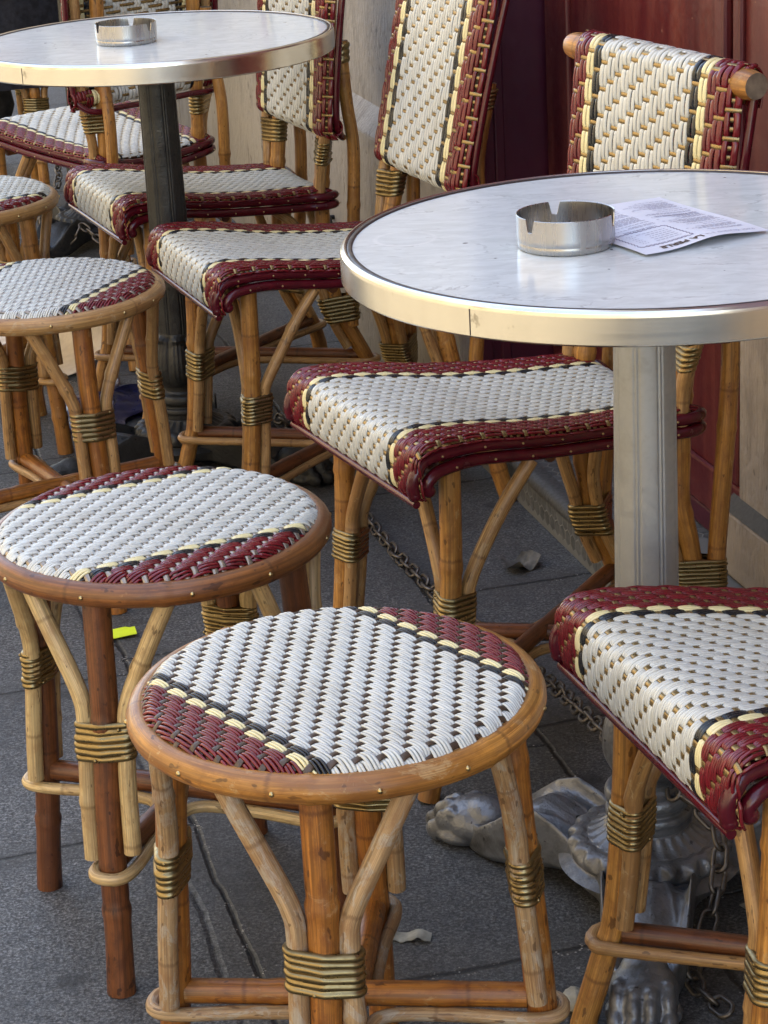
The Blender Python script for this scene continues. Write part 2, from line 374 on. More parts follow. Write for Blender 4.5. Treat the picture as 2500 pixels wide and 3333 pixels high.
    m.set(color=col, rough=m.n('ShaderNodeMapRange', ins={0: f2, 1: .3, 2: .7, 3: .5, 4: .8}).outputs[0], spec=.4)
    h = m.math('ADD', m.math('MULTIPLY', f1, .25), m.math('MULTIPLY', f2, .5))
    h = m.math('ADD', h, m.math('MULTIPLY', f4, .8))
    h = m.math('SUBTRACT', h, m.math('MULTIPLY', j, 3.0))
    h = m.math('ADD', h, m.math('MULTIPLY', gm, 1.5))
    m.bump(h, .55, .004)
    return m.m
M['ground'] = ground_mat()
def sett():
    m = NT('pale_sandstone_road'); g = m.geo(); n1 = m.noise(g, 60, 4, .7); n2 = m.noise(g, 2, 4)
    c = m.ramp(n1, [(.35, (.125, .108, .075)), (.65, (.205, .18, .128))])
    m.set(color=m.mix(m.n('ShaderNodeMapRange', ins={0: n2, 1: .35, 2: .7, 3: 0.0, 4: .5}).outputs[0], c, (.13, .11, .075)), rough=.75); m.bump(n1, .3, .004)
    return m.m
M['sett'] = sett()

def stone_mat(name, c, c2):
    m = NT(name); g = m.geo()
    v1 = m.noise(m.mapping(g, (14, 14, 5.0)), 1.0, 6, .7); v2 = m.noise(g, 34, 4, .7); v3 = m.noise(g, 2.4, 4, .6)
    pits = m.noise(m.mapping(g, (70, 70, 44)), 1.0, 2, .5)
    z = m.n('ShaderNodeSeparateXYZ', ins={0: g}).outputs[2]
    low = m.n('ShaderNodeMapRange', ins={0: m.math('ADD', z, m.math('MULTIPLY', m.math('SUBTRACT', v3, .5), .5)), 1: -.05, 2: .32, 3: .75, 4: 0.0}).outputs[0]
    col = m.mix(m.n('ShaderNodeMapRange', ins={0: v3, 1: .35, 2: .65}).outputs[0], c, c2)
    col = m.mix(m.n('ShaderNodeMapRange', ins={0: v1, 1: .50, 2: .68, 3: 0.0, 4: .6}).outputs[0], col, mul(c2, .52))
    col = m.mix(m.math('MULTIPLY', m.n('ShaderNodeMapRange', ins={0: pits, 1: .60, 2: .68, 3: 0.0, 4: .7}).outputs[0], m.n('ShaderNodeMapRange', ins={0: m.noise(g, 6, 4, .7), 1: .5, 2: .62}).outputs[0]), col, mul(c2, .25))
    col = m.mix(low, col, mul(c2, .42))
    m.set(color=col, rough=.85, spec=.2)
    m.bump(m.math('ADD', m.math('ADD', v2, m.math('MULTIPLY', m.noise(m.mapping(g, (150, 150, 22), (0.6, 0.5, 0)), 1.0, 2), 1.1)), m.math('MULTIPLY', pits, -.9)), .6, .005)
    return m.m
M['stone'] = stone_mat('limestone_wall', (.47, .435, .385), (.39, .355, .31))
M['stone2'] = stone_mat('pinkish_limestone', (.46, .385, .305), (.41, .34, .275))
M['facade'] = stone_mat('warm_facade_stone', (.66, .52, .31), (.60, .46, .27))

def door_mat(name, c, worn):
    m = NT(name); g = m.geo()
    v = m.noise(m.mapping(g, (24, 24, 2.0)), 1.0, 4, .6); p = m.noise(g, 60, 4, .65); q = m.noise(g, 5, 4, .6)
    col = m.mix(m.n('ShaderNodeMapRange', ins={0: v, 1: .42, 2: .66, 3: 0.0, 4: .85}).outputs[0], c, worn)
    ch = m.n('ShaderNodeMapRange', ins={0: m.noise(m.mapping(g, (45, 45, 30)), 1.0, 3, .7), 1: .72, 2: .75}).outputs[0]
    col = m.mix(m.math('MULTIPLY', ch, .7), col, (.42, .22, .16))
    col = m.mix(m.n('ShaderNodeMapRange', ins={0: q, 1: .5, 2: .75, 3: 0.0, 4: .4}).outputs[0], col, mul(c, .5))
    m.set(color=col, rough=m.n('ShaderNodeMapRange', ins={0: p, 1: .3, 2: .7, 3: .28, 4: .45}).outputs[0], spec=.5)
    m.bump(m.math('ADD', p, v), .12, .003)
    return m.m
M['door'] = door_mat('oxblood_door_paint', (.082, .008, .012), (.155, .034, .026))
M['doorshade'] = door_mat('shaded_door_paint', (.060, .007, .019), (.07, .010, .020))  # door paint darkened and purpled to carry the shade on the reveal
M['gap'] = plastic('black_gap', (.006, .006, .006), .8)

def hex_mat():
    m = NT('hexagon_studded_step'); uv = m.uv()
    p = m.mapping(uv, (42, 42, 1)); s3 = math.sqrt(3)
    def mod(v): return m.n('ShaderNodeVectorMath', operation='MODULO', ins={0: v, 1: (1, s3, 1)}).outputs[0]
    a = m.vmath('SUBTRACT', mod(p), (.5, s3 / 2, 0)); b = m.vmath('SUBTRACT', mod(m.vmath('SUBTRACT', p, (.5, s3 / 2, 0))), (.5, s3 / 2, 0))
    la = m.vmath('DOT_PRODUCT', m.vmath('MULTIPLY', a, (1, 1, 0)), m.vmath('MULTIPLY', a, (1, 1, 0))); lb = m.vmath('DOT_PRODUCT', m.vmath('MULTIPLY', b, (1, 1, 0)), m.vmath('MULTIPLY', b, (1, 1, 0)))
    k = m.math('LESS_THAN', la, lb)
    gv = m.n('ShaderNodeMix', data_type='VECTOR', ins={0: k, 4: b, 5: a}).outputs[1]
    ab = m.vmath('ABSOLUTE', gv)
    hd = m.math('MAXIMUM', m.n('ShaderNodeSeparateXYZ', ins={0: ab}).outputs[0], m.vmath('DOT_PRODUCT', ab, (.5, s3 / 2, 0)))
    line = m.n('ShaderNodeMapRange', ins={0: hd, 1: .41, 2: .48}).outputs[0]
    g = m.geo(); n1 = m.noise(g, 60, 4, .7); n2 = m.noise(g, 8, 3)
    col = m.ramp(n1, [(.3, (.045, .045, .043)), (.7, (.12, .12, .115))])
    col = m.mix(m.n('ShaderNodeMapRange', ins={0: n2, 1: .4, 2: .7, 3: 0.0, 4: .6}).outputs[0], col, (.05, .048, .04))
    col = m.mix(m.math('MULTIPLY', line, .55), col, (.20, .195, .175))
    m.set(color=col, rough=.6)
    m.bump(m.math('ADD', m.math('MULTIPLY', line, -1.0), m.math('MULTIPLY', n1, .3)), .4, .003)
    return m.m
M['hex'] = hex_mat()
M['nosing'] = metal('worn_step_nosing', (.075, .072, .066), .5, .3, .5)

# ------------------------------------------------------------------ woven surfaces
WHITE, CREAM, BLACK, RED, STRAP = range(5)
def weave(mb, surf, urange, rows, pitch, period, colors, strands=3, rad=(.0016, .0013), amp=.0016, du=.0024, warp_v=None, umin=None, umax=None, strap_w=.78, seed=0, sgn=1, tw=1, dive=(.065, .20)):
    """twill: coloured strands run along u, over two flat straps and under one"""
    lr = np.random.default_rng(seed)
    ph = np.linspace(0, 2 * PI, 6, endpoint=False); cs, sn = np.cos(ph), np.sin(ph)
    e = 1e-4
    def frame(u, v):
        P = surf(u, v); Pu = surf(u + e, v) - P; Pv = surf(u, v + e) - P
        N = sgn * np.cross(Pu, Pv); N /= np.linalg.norm(N, axis=-1, keepdims=True) + 1e-15
        return P, N
    for j in range(rows):
        v0 = (j - (rows - 1) / 2) * pitch
        r_ = urange(v0)
        if r_ is None: continue
        u = np.arange(r_[0], r_[1], du)
        if len(u) < 4: continue
        ph0 = u / period - tw * j / 3.0
        t = ph0 - np.round(ph0)                       # 0 where the strand dives under a strap
        fl = sstep(np.abs(t), *dive)
        h = amp * (-1.05 + 2.0 * fl + .35 * fl * np.cos(2 * PI * (np.abs(t) - .5)))
        spread = .84 + .26 * fl
        for k in range(strands):
            o = (k - (strands - 1) / 2) * pitch / strands
            v = v0 + o * spread + lr.normal(0, pitch * .012) + pitch * .02 * np.sin(u * lr.uniform(40, 110) + lr.uniform(0, 6)); kr_ = lr.normal(1, .06)
            P, N = frame(u, v)
            hh = h + lr.normal(0, .00012) - (abs(k - (strands - 1) / 2) > .6) * .0002
            P = P + N * hh[:, None]
            T = np.gradient(P, axis=0); T /= np.linalg.norm(T, axis=1)[:, None] + 1e-12
            N2 = N - (N * T).sum(1)[:, None] * T; N2 /= np.linalg.norm(N2, axis=1)[:, None] + 1e-12
            B = np.cross(T, N2)
            Q = P[:, None] + kr_ * rad[0] * cs[None, :, None] * B[:, None] + rad[1] * sn[None, :, None] * N2[:, None]
            mb.grid(Q, colors[j], True, u + lr.uniform(0, 60))
            mb.cap(Q[0], colors[j]); mb.cap(Q[-1], colors[j], True)
    i0 = int(math.ceil(umin / (period / 3))); i1 = int(math.floor(umax / (period / 3)))
    for i in range(i0, i1 + 1):
        uc = i * period / 3
        r_ = warp_v(uc)
        if r_ is None: continue
        v = np.arange(r_[0], r_[1], .0022)
        if len(v) < 3: continue
        P, N = frame(np.full(len(v), uc), v)
        jj = v / pitch + (rows - 1) / 2
        # exposed over rows where (i - j) % 3 == 0
        x = (i - tw * jj) / 3.0; x = np.abs(x - np.round(x)) * 3
        h = amp * (-.30 + 1.05 * (1 - sstep(x, .40, .75)))
        P = P + N * h[:, None]
        T = np.gradient(P, axis=0); T /= np.linalg.norm(T, axis=1)[:, None] + 1e-12
        B = np.cross(T, N); B /= np.linalg.norm(B, axis=1)[:, None] + 1e-12
        w = strap_w * period / 6
        prof = [(-w, -.0002), (-w * .8, .0004), (0, .0007), (w * .8, .0004), (w, -.0002), (0, -.0006)]
        Q = np.stack([P + a * B + b * N for a, b in prof], 1)
        mb.grid(Q, STRAP, True, v, flip=True)

def stripes(rows, nred, inner):
    c = [WHITE] * rows
    a, b = (BLACK, CREAM) if inner == 'black' else (CREAM, BLACK)
    for s in (0, 1):
        idx = list(range(nred)) + [nred, nred + 1]
        for i in idx:
            k = i if s == 0 else rows - 1 - i
            c[k] = RED if i < nred else (b if i == nred else a)
    return c

# ---------------- stool weave (two colour orders, strap tones painted for their reflections, share mesh data by variant)
RS, HS = .182, .46
RW = .1705
def stool_surf(u, v):
    u = np.asarray(u, float); v = np.asarray(v, float); r = np.hypot(u, v)
    z = -.0150 * np.clip((r - (RW - .016)) / .016, 0, 1.3) ** 2.2 + .002 * (1 - (r / RW) ** 2)
    return np.stack([u, v + 0 * u, z + 0 * u], -1)
def stool_weave(name, inner, strap, seed, tw):
    mb = MB(); rows, pitch, period = 40, .00855, .0288
    weave(mb, stool_surf, lambda v: None if abs(v) > RW - .001 else (-math.sqrt(RW ** 2 - v * v), math.sqrt(RW ** 2 - v * v)),
          rows, pitch, period, stripes(rows, 6, inner), 3, (.00166, .0013), .0015, .0022,
          lambda u: None if abs(u) > RW - .002 else (-math.sqrt(RW ** 2 - u * u), math.sqrt(RW ** 2 - u * u)), -RW, RW, .66, seed, 1, tw)
    return mb.mesh(name, [M['white'], M['cream'], M['black'], M['red'], M[strap]])

# ---------------- chair seat weave
SEATW = .378
prof = spline([(.002, .392), (-.003, .402), (-.004, .426), (-.001, .444), (.009, .4545), (.026, .4585), (.05, .4585), (.10, .454), (.18, .441), (.28, .431), (.385, .425), (.408, .416)], 120)
ps = np.concatenate([[0], np.cumsum(np.linalg.norm(np.diff(prof, axis=0), axis=1))])
def seat_surf(u, v):
    u = np.asarray(u, float) + 0 * np.asarray(v, float); v = np.asarray(v, float) + 0 * u
    y = np.interp(u, ps, prof[:, 0]); z = np.interp(u, ps, prof[:, 1])
    w = SEATW / 2; q = np.abs(v) / w
    z = z - .007 * (1 - q ** 2) * sstep(u, .05, .16)
    dn = .0085 * np.clip((np.abs(v) - (w - .009)) / .009, 0, 1.2) ** 2
    z = z - dn * sstep(u, .03, .07)
    y = y + dn * .9 * (1 - sstep(u, .03, .07))
    x = v * (1 - .24 * np.clip(y, 0, .42) / .39)
    return np.stack([x, y, z], -1)
def seat_weave(name):
    mb = MB(); rows, pitch, period = 40, .00948, .0300
    U1 = ps[-1]
    weave(mb, seat_surf, lambda v: (0.0, U1), rows, pitch, period, stripes(rows, 6, 'black'), 3, (.00175, .0014), .0015, .0025,
          lambda u: (-SEATW / 2, SEATW / 2), .002, U1 - .004, .60, 5, -1, 1, (.05, .155))
    return mb.mesh(name, [M['white'], M['cream'], M['black'], M['red'], M['bronze']])

# ---------------- chair back weave: local y = depth, z = up the panel
BACKW, BH = .380, .300
def back_profile():
    p = []
    for a in np.linspace(R(60), R(-90 - 90), 14): # bottom roll, from behind to the front
        p.append((.018 * math.cos(a) * 1.0 - .0, .018 + .018 * math.sin(a)))
    p = [(y, z) for y, z in p]
    p += [(-.0185, .05), (-.0195, .12), (-.0205, .2), (-.021, .26)]
    for a in np.linspace(R(180), R(-10), 16):
        p.append((.021 * math.cos(a), BH + .021 * math.sin(a)))
    p += [(.0205, BH - .03)]
    return spline(p, 160)
bp = back_profile(); bs = np.concatenate([[0], np.cumsum(np.linalg.norm(np.diff(bp, axis=0), axis=1))])
def back_surf(u, v):
    u = np.asarray(u, float) + 0 * np.asarray(v, float); v = np.asarray(v, float) + 0 * u
    y = np.interp(u, bs, bp[:, 0]); z = np.interp(u, bs, bp[:, 1])
    w = BACKW / 2; q = np.clip((np.abs(v) - (w - .030)) / .030, 0, 1.3)
    y = y + .020 * q ** 2 * (y < .0) 
    x = v - np.sign(v) * .006 * q ** 2
    return np.stack([x, y, z], -1)
def back_weave(name):
    mb = MB(); rows, pitch, period = 22, .0172, .0327
    U1 = bs[-1]
    weave(mb, back_surf, lambda v: (0.0, U1), rows, pitch, period, stripes(rows, 3, 'black'), 2, (.0043, .0017), .0014, .0027,
          lambda u: (-BACKW / 2, BACKW / 2), .004, U1 - .004, .56, 9, -1, 1, (.035, .13))
    return mb.mesh(name, [M['white'], M['cream'], M['black'], M['red'], M['bronze']])

ME = {'seat': seat_weave('seat_weave'), 'back': back_weave('back_weave'),
      'stoolA': stool_weave('stool_weave', 'black', 'brown', 1, -1), 'stoolB': stool_weave('stool_weave', 'cream', 'strapsheen', 2, 1)}
ME['stoolC'] = ME['stoolA'].copy(); ME['stoolC'].materials[4] = M['strapsheen']

# ------------------------------------------------------------------ bamboo pieces
def node_r(path, r, nodes, h=.10, w=.006):
    s = np.concatenate([[0], np.cumsum(np.linalg.norm(np.diff(path, axis=0), axis=1))])
    rr = np.full(len(path), r)
    for a in nodes: rr = rr * (1 + 1.5 * h * np.exp(-((s - a) / w) ** 2) - .05 * np.exp(-((s - a - .008) / .005) ** 2))
    return rr
def piece(name, pts, r, mat, parent, nodes=(), n=46, seg=14, smooth=True, end=None, wob=.0006, seed=0):
    P = spline(pts, n) if smooth else lin(pts, n)
    lw = np.random.default_rng(int(abs(P.sum()) * 1e5) % 99991); q = np.linspace(0, 1, len(P)); bend = np.sin(PI * q)[:, None] * (np.sin(q[:, None] * lw.uniform(4, 9, 3) + lw.uniform(0, 6, 3))) * .0016
    P = P + bend
    rr = node_r(P, r, nodes)
    mb = MB(); mb.tube(P, rr, seg, 0, True, capmat=1)
    return mb.build(name, [mat, M['bam_end']], parent, True, 50)

def hull_ring(circles, t, n=56):
    ph = np.linspace(0, 2 * PI, n, endpoint=False); E_ = np.stack([np.cos(ph), np.sin(ph)], -1)
    C_ = np.array([c[:2] for c in circles]); r_ = np.array([c[2] for c in circles])
    sup = E_ @ C_.T + r_
    k = sup.argmax(1)
    # smooth convex hull: take support points, then resample by arc so flat spans get vertices
    pts = C_[k] + (r_[k] + t)[:, None] * E_
    d = np.linalg.norm(np.roll(pts, -1, 0) - pts, axis=1); s = np.concatenate([[0], np.cumsum(d)])
    q = np.vstack([pts, pts[:1]]); u = np.linspace(0, s[-1], n, endpoint=False)
    return np.stack([np.interp(u, s, q[:, 0]), np.interp(u, s, q[:, 1])], -1)
def binding(circ_at, z0, z1, ribs, parent, tilt=0.0, name='binding', mat=None, seed=0):
    """ribbed brass strip wound round a leg and its canes"""
    mb = MB(); rows = []
    lr = np.random.default_rng(seed + 17); ribs = ribs + int(lr.integers(-1, 2)); m = ribs * 7 + 1; z1 = z1 + lr.uniform(-.003, .004)
    jit = lr.normal(0, .0006, ribs + 1); tx_, ty_ = lr.normal(0, .06, 2); ph_ = lr.uniform(0, 6.28)
    zs = np.linspace(z0, z1, m)
    for i, z in enumerate(zs):
        f = (z - z0) / (z1 - z0) * ribs
        bulge = .0004 + .0021 * abs(math.sin(PI * f)) ** .6 + jit[min(int(f), ribs)]
        if i in (0, m - 1): bulge = -.0012
        ring = hull_ring(circ_at(z), bulge)
        rows.append(np.column_stack([ring, np.full(len(ring), z)]))
    Q = np.array(rows); cc = Q.mean((0, 1)); an = np.arctan2(Q[:, :, 1] - cc[1], Q[:, :, 0] - cc[0])
    Q[:, :, 2] += (Q[:, :, 0] - cc[0]) * tx_ + (Q[:, :, 1] - cc[1]) * ty_ + .00025 * np.sin(3 * an + ph_ + zs[:, None] * 300)
    if tilt:
        c = Q.mean((0, 1)); Q[:, :, 2] += (Q[:, :, 0] - c[0]) * tilt
    mb.grid(Q, 0, True, zs)
    # two nail heads
    for zz in (z0 + .004, z1 - .004):
        ring = hull_ring(circ_at(zz), .0022); p = ring[int(lr.integers(0, len(ring)))]
        mb.sphere((p[0], p[1], zz), .0021, 8, 6, 0)
    return mb.build(name, [mat or M['brass']], parent, True, 60)

def rotz(a): return np.array([[math.cos(a), -math.sin(a)], [math.sin(a), math.cos(a)]])

def stretcher(legs, zl, parent, rbar, rcane, matbar, matcane, rleg):
    """two crossing bars and one thin cane that loops round all four legs"""
    L = [np.array(p, float) for p in legs]; c = sum(L) / 4
    for k, dz in ((0, 0.0), (1, .004)):
        a, b = L[k], L[k + 2]; d = (b - a) / np.linalg.norm(b - a)
        P = lin([[*(a + d * (rleg * .8)), zl + dz], [*((a + b) / 2), zl + dz], [*(b - d * (rleg * .8)), zl + dz]], 30)
        mb = MB(); mb.tube(P, node_r(P, rbar, (.08, .23), .07), 14, 0)
        mb.build('stretcher', [matbar], parent)
    pts = []
    off = rbar * .62 + rcane
    for k in range(4):
        p = L[k]; e = (p - c) / np.linalg.norm(p - c); t = np.array([-e[1], e[0]])
        ang_in = c + e * .055
        q0 = p - e * .01 - t * (rleg + rcane * .9); q1 = p + e * (rleg + rcane) * .72 - t * (rleg + rcane) * .72; q2 = p + e * (rleg + rcane)
        q3 = p + e * (rleg + rcane) * .72 + t * (rleg + rcane) * .72; q4 = p - e * .01 + t * (rleg + rcane * .9)
        mid0 = (c + e * .085) - t * off; mid1 = (c + e * .085) + t * off
        nx = L[(k + 1) % 4]; e2 = (nx - c) / np.linalg.norm(nx - c); bis = e + e2; bis /= np.linalg.norm(bis)
        for q in (mid0, q0, q1, q2, q3, q4, mid1, c + bis * (.032)): pts.append([q[0], q[1], zl - rbar * .75])
    P = spline(pts, 260, True)
    mb = MB(); mb.tube(P, rcane, 10, 0, closed=True)
    mb.build('stretcher_cane', [matcane], parent)

# ------------------------------------------------------------------ stools
def stool(pos, weave_rot, leg0, mesh, rim, leg, cane, label, tone_braces=None, zrot=0, barmat=None, seed=0, foot=True):
    root = empty('bistro_stool', (pos[0], pos[1], 0))
    tag(root, label, 'stool', 'woven bistro stools')
    w = inst('seat_weave', mesh, root); w.location = (0, 0, HS + .0035); w.rotation_euler = (0, 0, weave_rot)
    lr = np.random.default_rng(100 + seed)
    # rim: bent bamboo hoop with a node or two and brass nails
    a = np.linspace(0, 2 * PI, 240, endpoint=False) + seed
    rt = .0125; r0 = RS - rt
    nodes = [lr.uniform(0, 6.28) for _ in range(3)]
    if seed == 1: nodes = [R(-97) % 6.283, 5.5, 2.2]
    if seed == 2: nodes = [R(-84) % 6.283, 1.2]
    bump = sum(np.exp(-(((a - nn + PI) % (2 * PI) - PI) / .022) ** 2) for nn in nodes)
    P = np.stack([r0 * np.cos(a), r0 * np.sin(a), HS - .0140 + .0006 * np.sin(3 * a + seed)], -1)
    mb = MB(); mb.tube(P, rt * (1 + .09 * bump), 18, 0, closed=True)
    for k in range(12):
        b = 2 * PI * (k + lr.uniform(-.2, .2)) / 12 + .2
        mb.sphere(((RS - .0008) * math.cos(b), (RS - .0008) * math.sin(b), HS - .0135), .0027, 8, 6, 1)
    mb.build('seat_rim', [rim, M['nail']], root)
    mb = MB(); mb.lathe([(.001, HS - .019), (.158, HS - .019)], 48)
    mb.build('seat_underside', [M['bam_end']], root)
    feet = []
    for k in range(4):
        th = R(leg0 + 90 * k); e = np.array([math.cos(th), math.sin(th)]); t = np.array([-e[1], e[0]])
        rad = lambda z: .148 + (.18 - .148) * (1 - z / .44) ** 1.15
        at = lambda z: e * rad(z)
        P = np.array([[*at(z), z] for z in np.linspace(0.0, .437, 60)]); q_ = np.linspace(0, 1, 60); P[:, :2] += np.sin(PI * q_)[:, None] * np.sin(q_[:, None] * lr.uniform(4, 9, 2) + lr.uniform(0, 6, 2)) * .0014
        rl = .0138 + lr.uniform(-.0006, .0010)
        nd = [lr.uniform(.03, .10), lr.uniform(.28, .42)]
        mb = MB(); rr = node_r(P, rl, nd, .09); rr[:8] *= np.linspace(1.07, 1, 8)
        mb.tube(P, rr, 16, 0, True, capmat=1)
        lg = mb.build('leg', [leg, M['bam_end']], root, True, 50)
        feet.append(at(.147))
        rc = .0092; zb0, zb1 = .260 + lr.uniform(-.006, .006), .0
        zb0 = zb0; zb1 = zb0 + .041
        for sgn in (-1, 1):
            th2 = th + sgn * R(28); top = np.array([math.cos(th2), math.sin(th2)]) * (RS - .020)
            d = sgn * t
            lo = .160 + lr.uniform(-.012, .010)
            A = lambda z, k_: at(z) + d * (rl + rc * .95) * k_
            pts = [[*top, HS - .024], [*(.50 * top + .50 * A(.33, 1.12)), .383], [*A(.328, 1.22), .328], [*A(.298, 1.03), .298], [*A(.23, 1.0), .23], [*A(lo, 1.0), lo]]
            c_ = cane if tone_braces is None else tone_braces[(2 * k + (sgn > 0)) % len(tone_braces)]
            piece('brace', pts, rc, c_, lg, (lr.uniform(.05, .3),), 50, 12)
        def circ(z): 
            return [(*at(z), rl), (*(at(z) + t * (rl + rc * .95)), rc), (*(at(z) - t * (rl + rc * .95)), rc)]
        binding(circ, zb0, zb1, 7, lg, 0, seed=seed * 10 + k)
    stretcher(feet, .147, root, .0118, .0066, barmat or leg, cane, .0142)
    return root

def wd(a): return R(a)
SP = [(-.050, 1.756), (-.237, 2.189), (-.488, 3.224), (-.729, 3.915)]
stool(SP[0], wd(-52.5), -97, ME['stoolA'], M['bam_rim'], M['bam_amber'], M['cane_worn'], 'large nearest stool with white woven seat, red edges, golden rim and worn grey braces', [M['cane_worn']], seed=1)
stool(SP[1], wd(24.5), -111, ME['stoolB'], M['bam_rimbrown'], M['bam_brown'], M['cane_pale'], 'stool with dark brown legs, tawny rim and pale yellow cane braces', seed=2)
stool(SP[2], wd(66), -62, ME['stoolC'], M['bam_rimpale'], M['bam_amber'], M['cane'], 'honey legged stool with pale rim in front of the dark fluted pole', seed=3)
stool(SP[3], wd(31), -27, ME['stoolC'], M['bam_rimpale'], M['bam_honey'], M['cane'], 'small distant stool cut by the left edge, beside the dark chain', seed=4)

# ------------------------------------------------------------------ chairs
def chair(pos, yaw, lean, label, group='woven bistro chairs', legmat='bam_honey', canemat='cane', seed=0, rearmat=None, stretch='bam_brown', tall=1.0, bx=.004):
    root = empty('bistro_chair', (pos[0], pos[1], 0), yaw)
    tag(root, label, 'chair', group)
    lr = np.random.default_rng(200 + seed)
    LM, CM = M[legmat], M[canemat]; RM = M[rearmat] if rearmat else LM
    inst('seat_weave', ME['seat'], root)
    # painted double rail: from the front scroll along the side, round the rear posts and back
    def wx(y): return (SEATW / 2 - .0085) * (1 - .24 * np.clip(y, 0, .42) / .39)
    for nm, dz, y0, zf in (('upper', 0.0, -.003, .400), ('lower', -.0165, .015, .402)):
        half = [(-wx(0), y0, zf), (-wx(0), y0 - .002, .412 + dz * .2), (-wx(.0), y0 + .004, .427 + dz * .6), (-wx(.03), y0 + .022, .4395 + dz), (-wx(.08), .085, .441 + dz), (-wx(.18), .18, .428 + dz), (-wx(.28), .28, .418 + dz), (-wx(.35), .345, .413 + dz),
                (-.145, .372, .412 + dz), (-.147, .390, .412 + dz), (-.139, .407, .412 + dz), (-.1175, .4135, .409 + dz), (-.06, .411, .401 + dz)]
        pts = half + [(0, .411, .399 + dz)] + [(-x, y, z) for x, y, z in half[::-1]]
        P = spline(pts, 190)
        mb = MB(); mb.tube(P, .0078, 12, 0)
        for en in (P[0], P[-1]): mb.sphere(en, .0082, 12, 8, 0)
        for k in range(9, len(P) - 9, 9):
            x, y, z = P[k]; n_ = np.array([np.sign(x), 0, 0]) if y < .37 else np.array([0, 1, 0])
            mb.sphere(P[k] + n_ * .0082, .0016, 6, 5, 1)
        mb.build('seat_rail', [M['rail'], M['nail']], root)
    mb = MB(); mb.tube(lin([(-wx(0), -.001, .388), (wx(0), -.001, .388)], 20), .0048, 10, 0); mb.build('front_trim', [M['rail']], root)
    mb = MB()
    for y in (.06, .2, .34): mb.tube(lin([(-.135, y, .396), (.135, y, .396)], 8), .008, 10, 0)
    mb.build('seat_bearers', [M['bam_brown']], root)
    feet = {}
    # front legs
    for sx in (-1, 1):
        ax = spline([(sx * .153, .056, .425), (sx * .153, .052, .28), (sx * .154, .040, .13), (sx * .157, .026, .075), (sx * .161, .004, 0)], 60)
        def at(z, ax=ax): return np.array([np.interp(-z, -ax[:, 2], ax[:, 0]), np.interp(-z, -ax[:, 2], ax[:, 1])])
        rl = .0134
        mb = MB(); mb.tube(ax, node_r(ax, rl, (lr.uniform(.05, .2), .335), .08), 14, 0, True, capmat=1)
        lg = mb.build('front_leg', [LM, M['bam_end']], root, True, 50)
        feet[('f', sx)] = at(.105); rc = .0090
        dirs = [np.array([-sx, 0.0]), np.array([0.0, 1.0])]
        zb = .205 + lr.uniform(-.008, .008)
        for d in dirs:
            A = lambda z, k_: at(z) + d * (rl + rc * .95) * k_
            top = at(.4) + d * .108; top[1] = max(top[1], .028) if d[1] == 0 else top[1]
            lo = .122 + lr.uniform(-.01, .008)
            piece('brace', [[*top, .404], [*(.5 * top + .5 * A(.29, 1.1)), .345], [*A(.272, 1.18), .272], [*A(.24, 1.0), .24], [*A(.18, 1.0), .18], [*A(lo, 1.0), lo]], rc, CM, lg, (lr.uniform(.05, .25),), 46, 12)
        def circ(z): return [(*at(z), rl)] + [(*(at(z) + d * (rl + rc * .95)), rc) for d in dirs]
        binding(circ, zb, zb + .043, 7, lg, seed=seed * 20 + sx)
    # rear legs run on up as back posts
    PY = lambda z: .391 + lean * (z - .41) if z > .41 else float(np.interp(z, [0, .09, .2, .3, .41], [.478, .455, .405, .388, .391]))
    PX = lambda z: .1175 if z > .41 else float(np.interp(z, [0, .09, .2, .3, .41], [.152, .142, .128, .120, .1175]))
    zt = .523 + .292 * tall
    for sx in (-1, 1):
        zs = [0, .045, .09, .15, .2, .25, .3, .36, .41, .5, .6, .7, zt]
        ax = spline([(sx * PX(z), PY(z), z) for z in zs], 90)
        def at(z, ax=ax): return np.array([np.interp(z, ax[:, 2], ax[:, 0]), np.interp(z, ax[:, 2], ax[:, 1])])
        rl = .0142
        mb = MB(); mb.tube(ax, node_r(ax, rl, (.06, .30, .45), .08), 14, 0, True, capmat=1)
        lg = mb.build('rear_leg', [RM, M['bam_end']], root, True, 50)
        feet[('r', sx)] = at(.10)
        # outer cane beside the post
        oc = [(sx * (.1385 + .022 * float(sstep(z, .44, .56))), PY(z) - .012, z) for z in (.392, .45, .52, .6, .7, zt)]
        piece('back_cane', oc, .0098, CM, lg, (.12,), 40, 12)
        def circ2(z): return [(*at(z), rl), (sx * (.1385 + .022 * float(sstep(z, .44, .56))), PY(z) - .012, .0098)]
        binding(circ2, .470, .515, 7, lg, seed=seed * 20 + 5 + sx)
        # long strut from the back of the post down to the foot
        up = .655
        st = [(sx * .134, PY(up + .03) + .020, up + .03), (sx * .134, PY(up) + .022, up), (sx * .137, .5 * (PY(.56) + .03) + .5 * .447, .57), (sx * .140, .449, .49), (sx * .141, .443, .36), (sx * .141, .430, .22), (sx * .141, .428, .165)]
        piece('back_strut', st, .0118, M['bam_honey'], lg, (.3,), 60, 13)
        def circ3(z): return [(*at(z), rl), (sx * .134, PY(z) + .022, .0118)]
        binding(circ3, up - .01, up + .022, 4, lg, seed=seed * 20 + 7 + sx)
        rc = .0088; dirs = [np.array([-sx, 0.0]), np.array([0.0, -1.0])]
        for d in dirs:
            A = lambda z, k_: at(z) + d * (rl + rc * .95) * k_
            top = at(.39) + d * .09; lo = .13 + lr.uniform(-.01, .01)
            piece('brace', [[*top, .392], [*(.35 * top + .65 * A(.33, 1.2)), .355], [*A(.28, 1.25), .28], [*A(.235, 1.0), .235], [*A(.18, 1.0), .18], [*A(lo, 1.0), lo]], rc, CM, lg, (.1,), 46, 12)
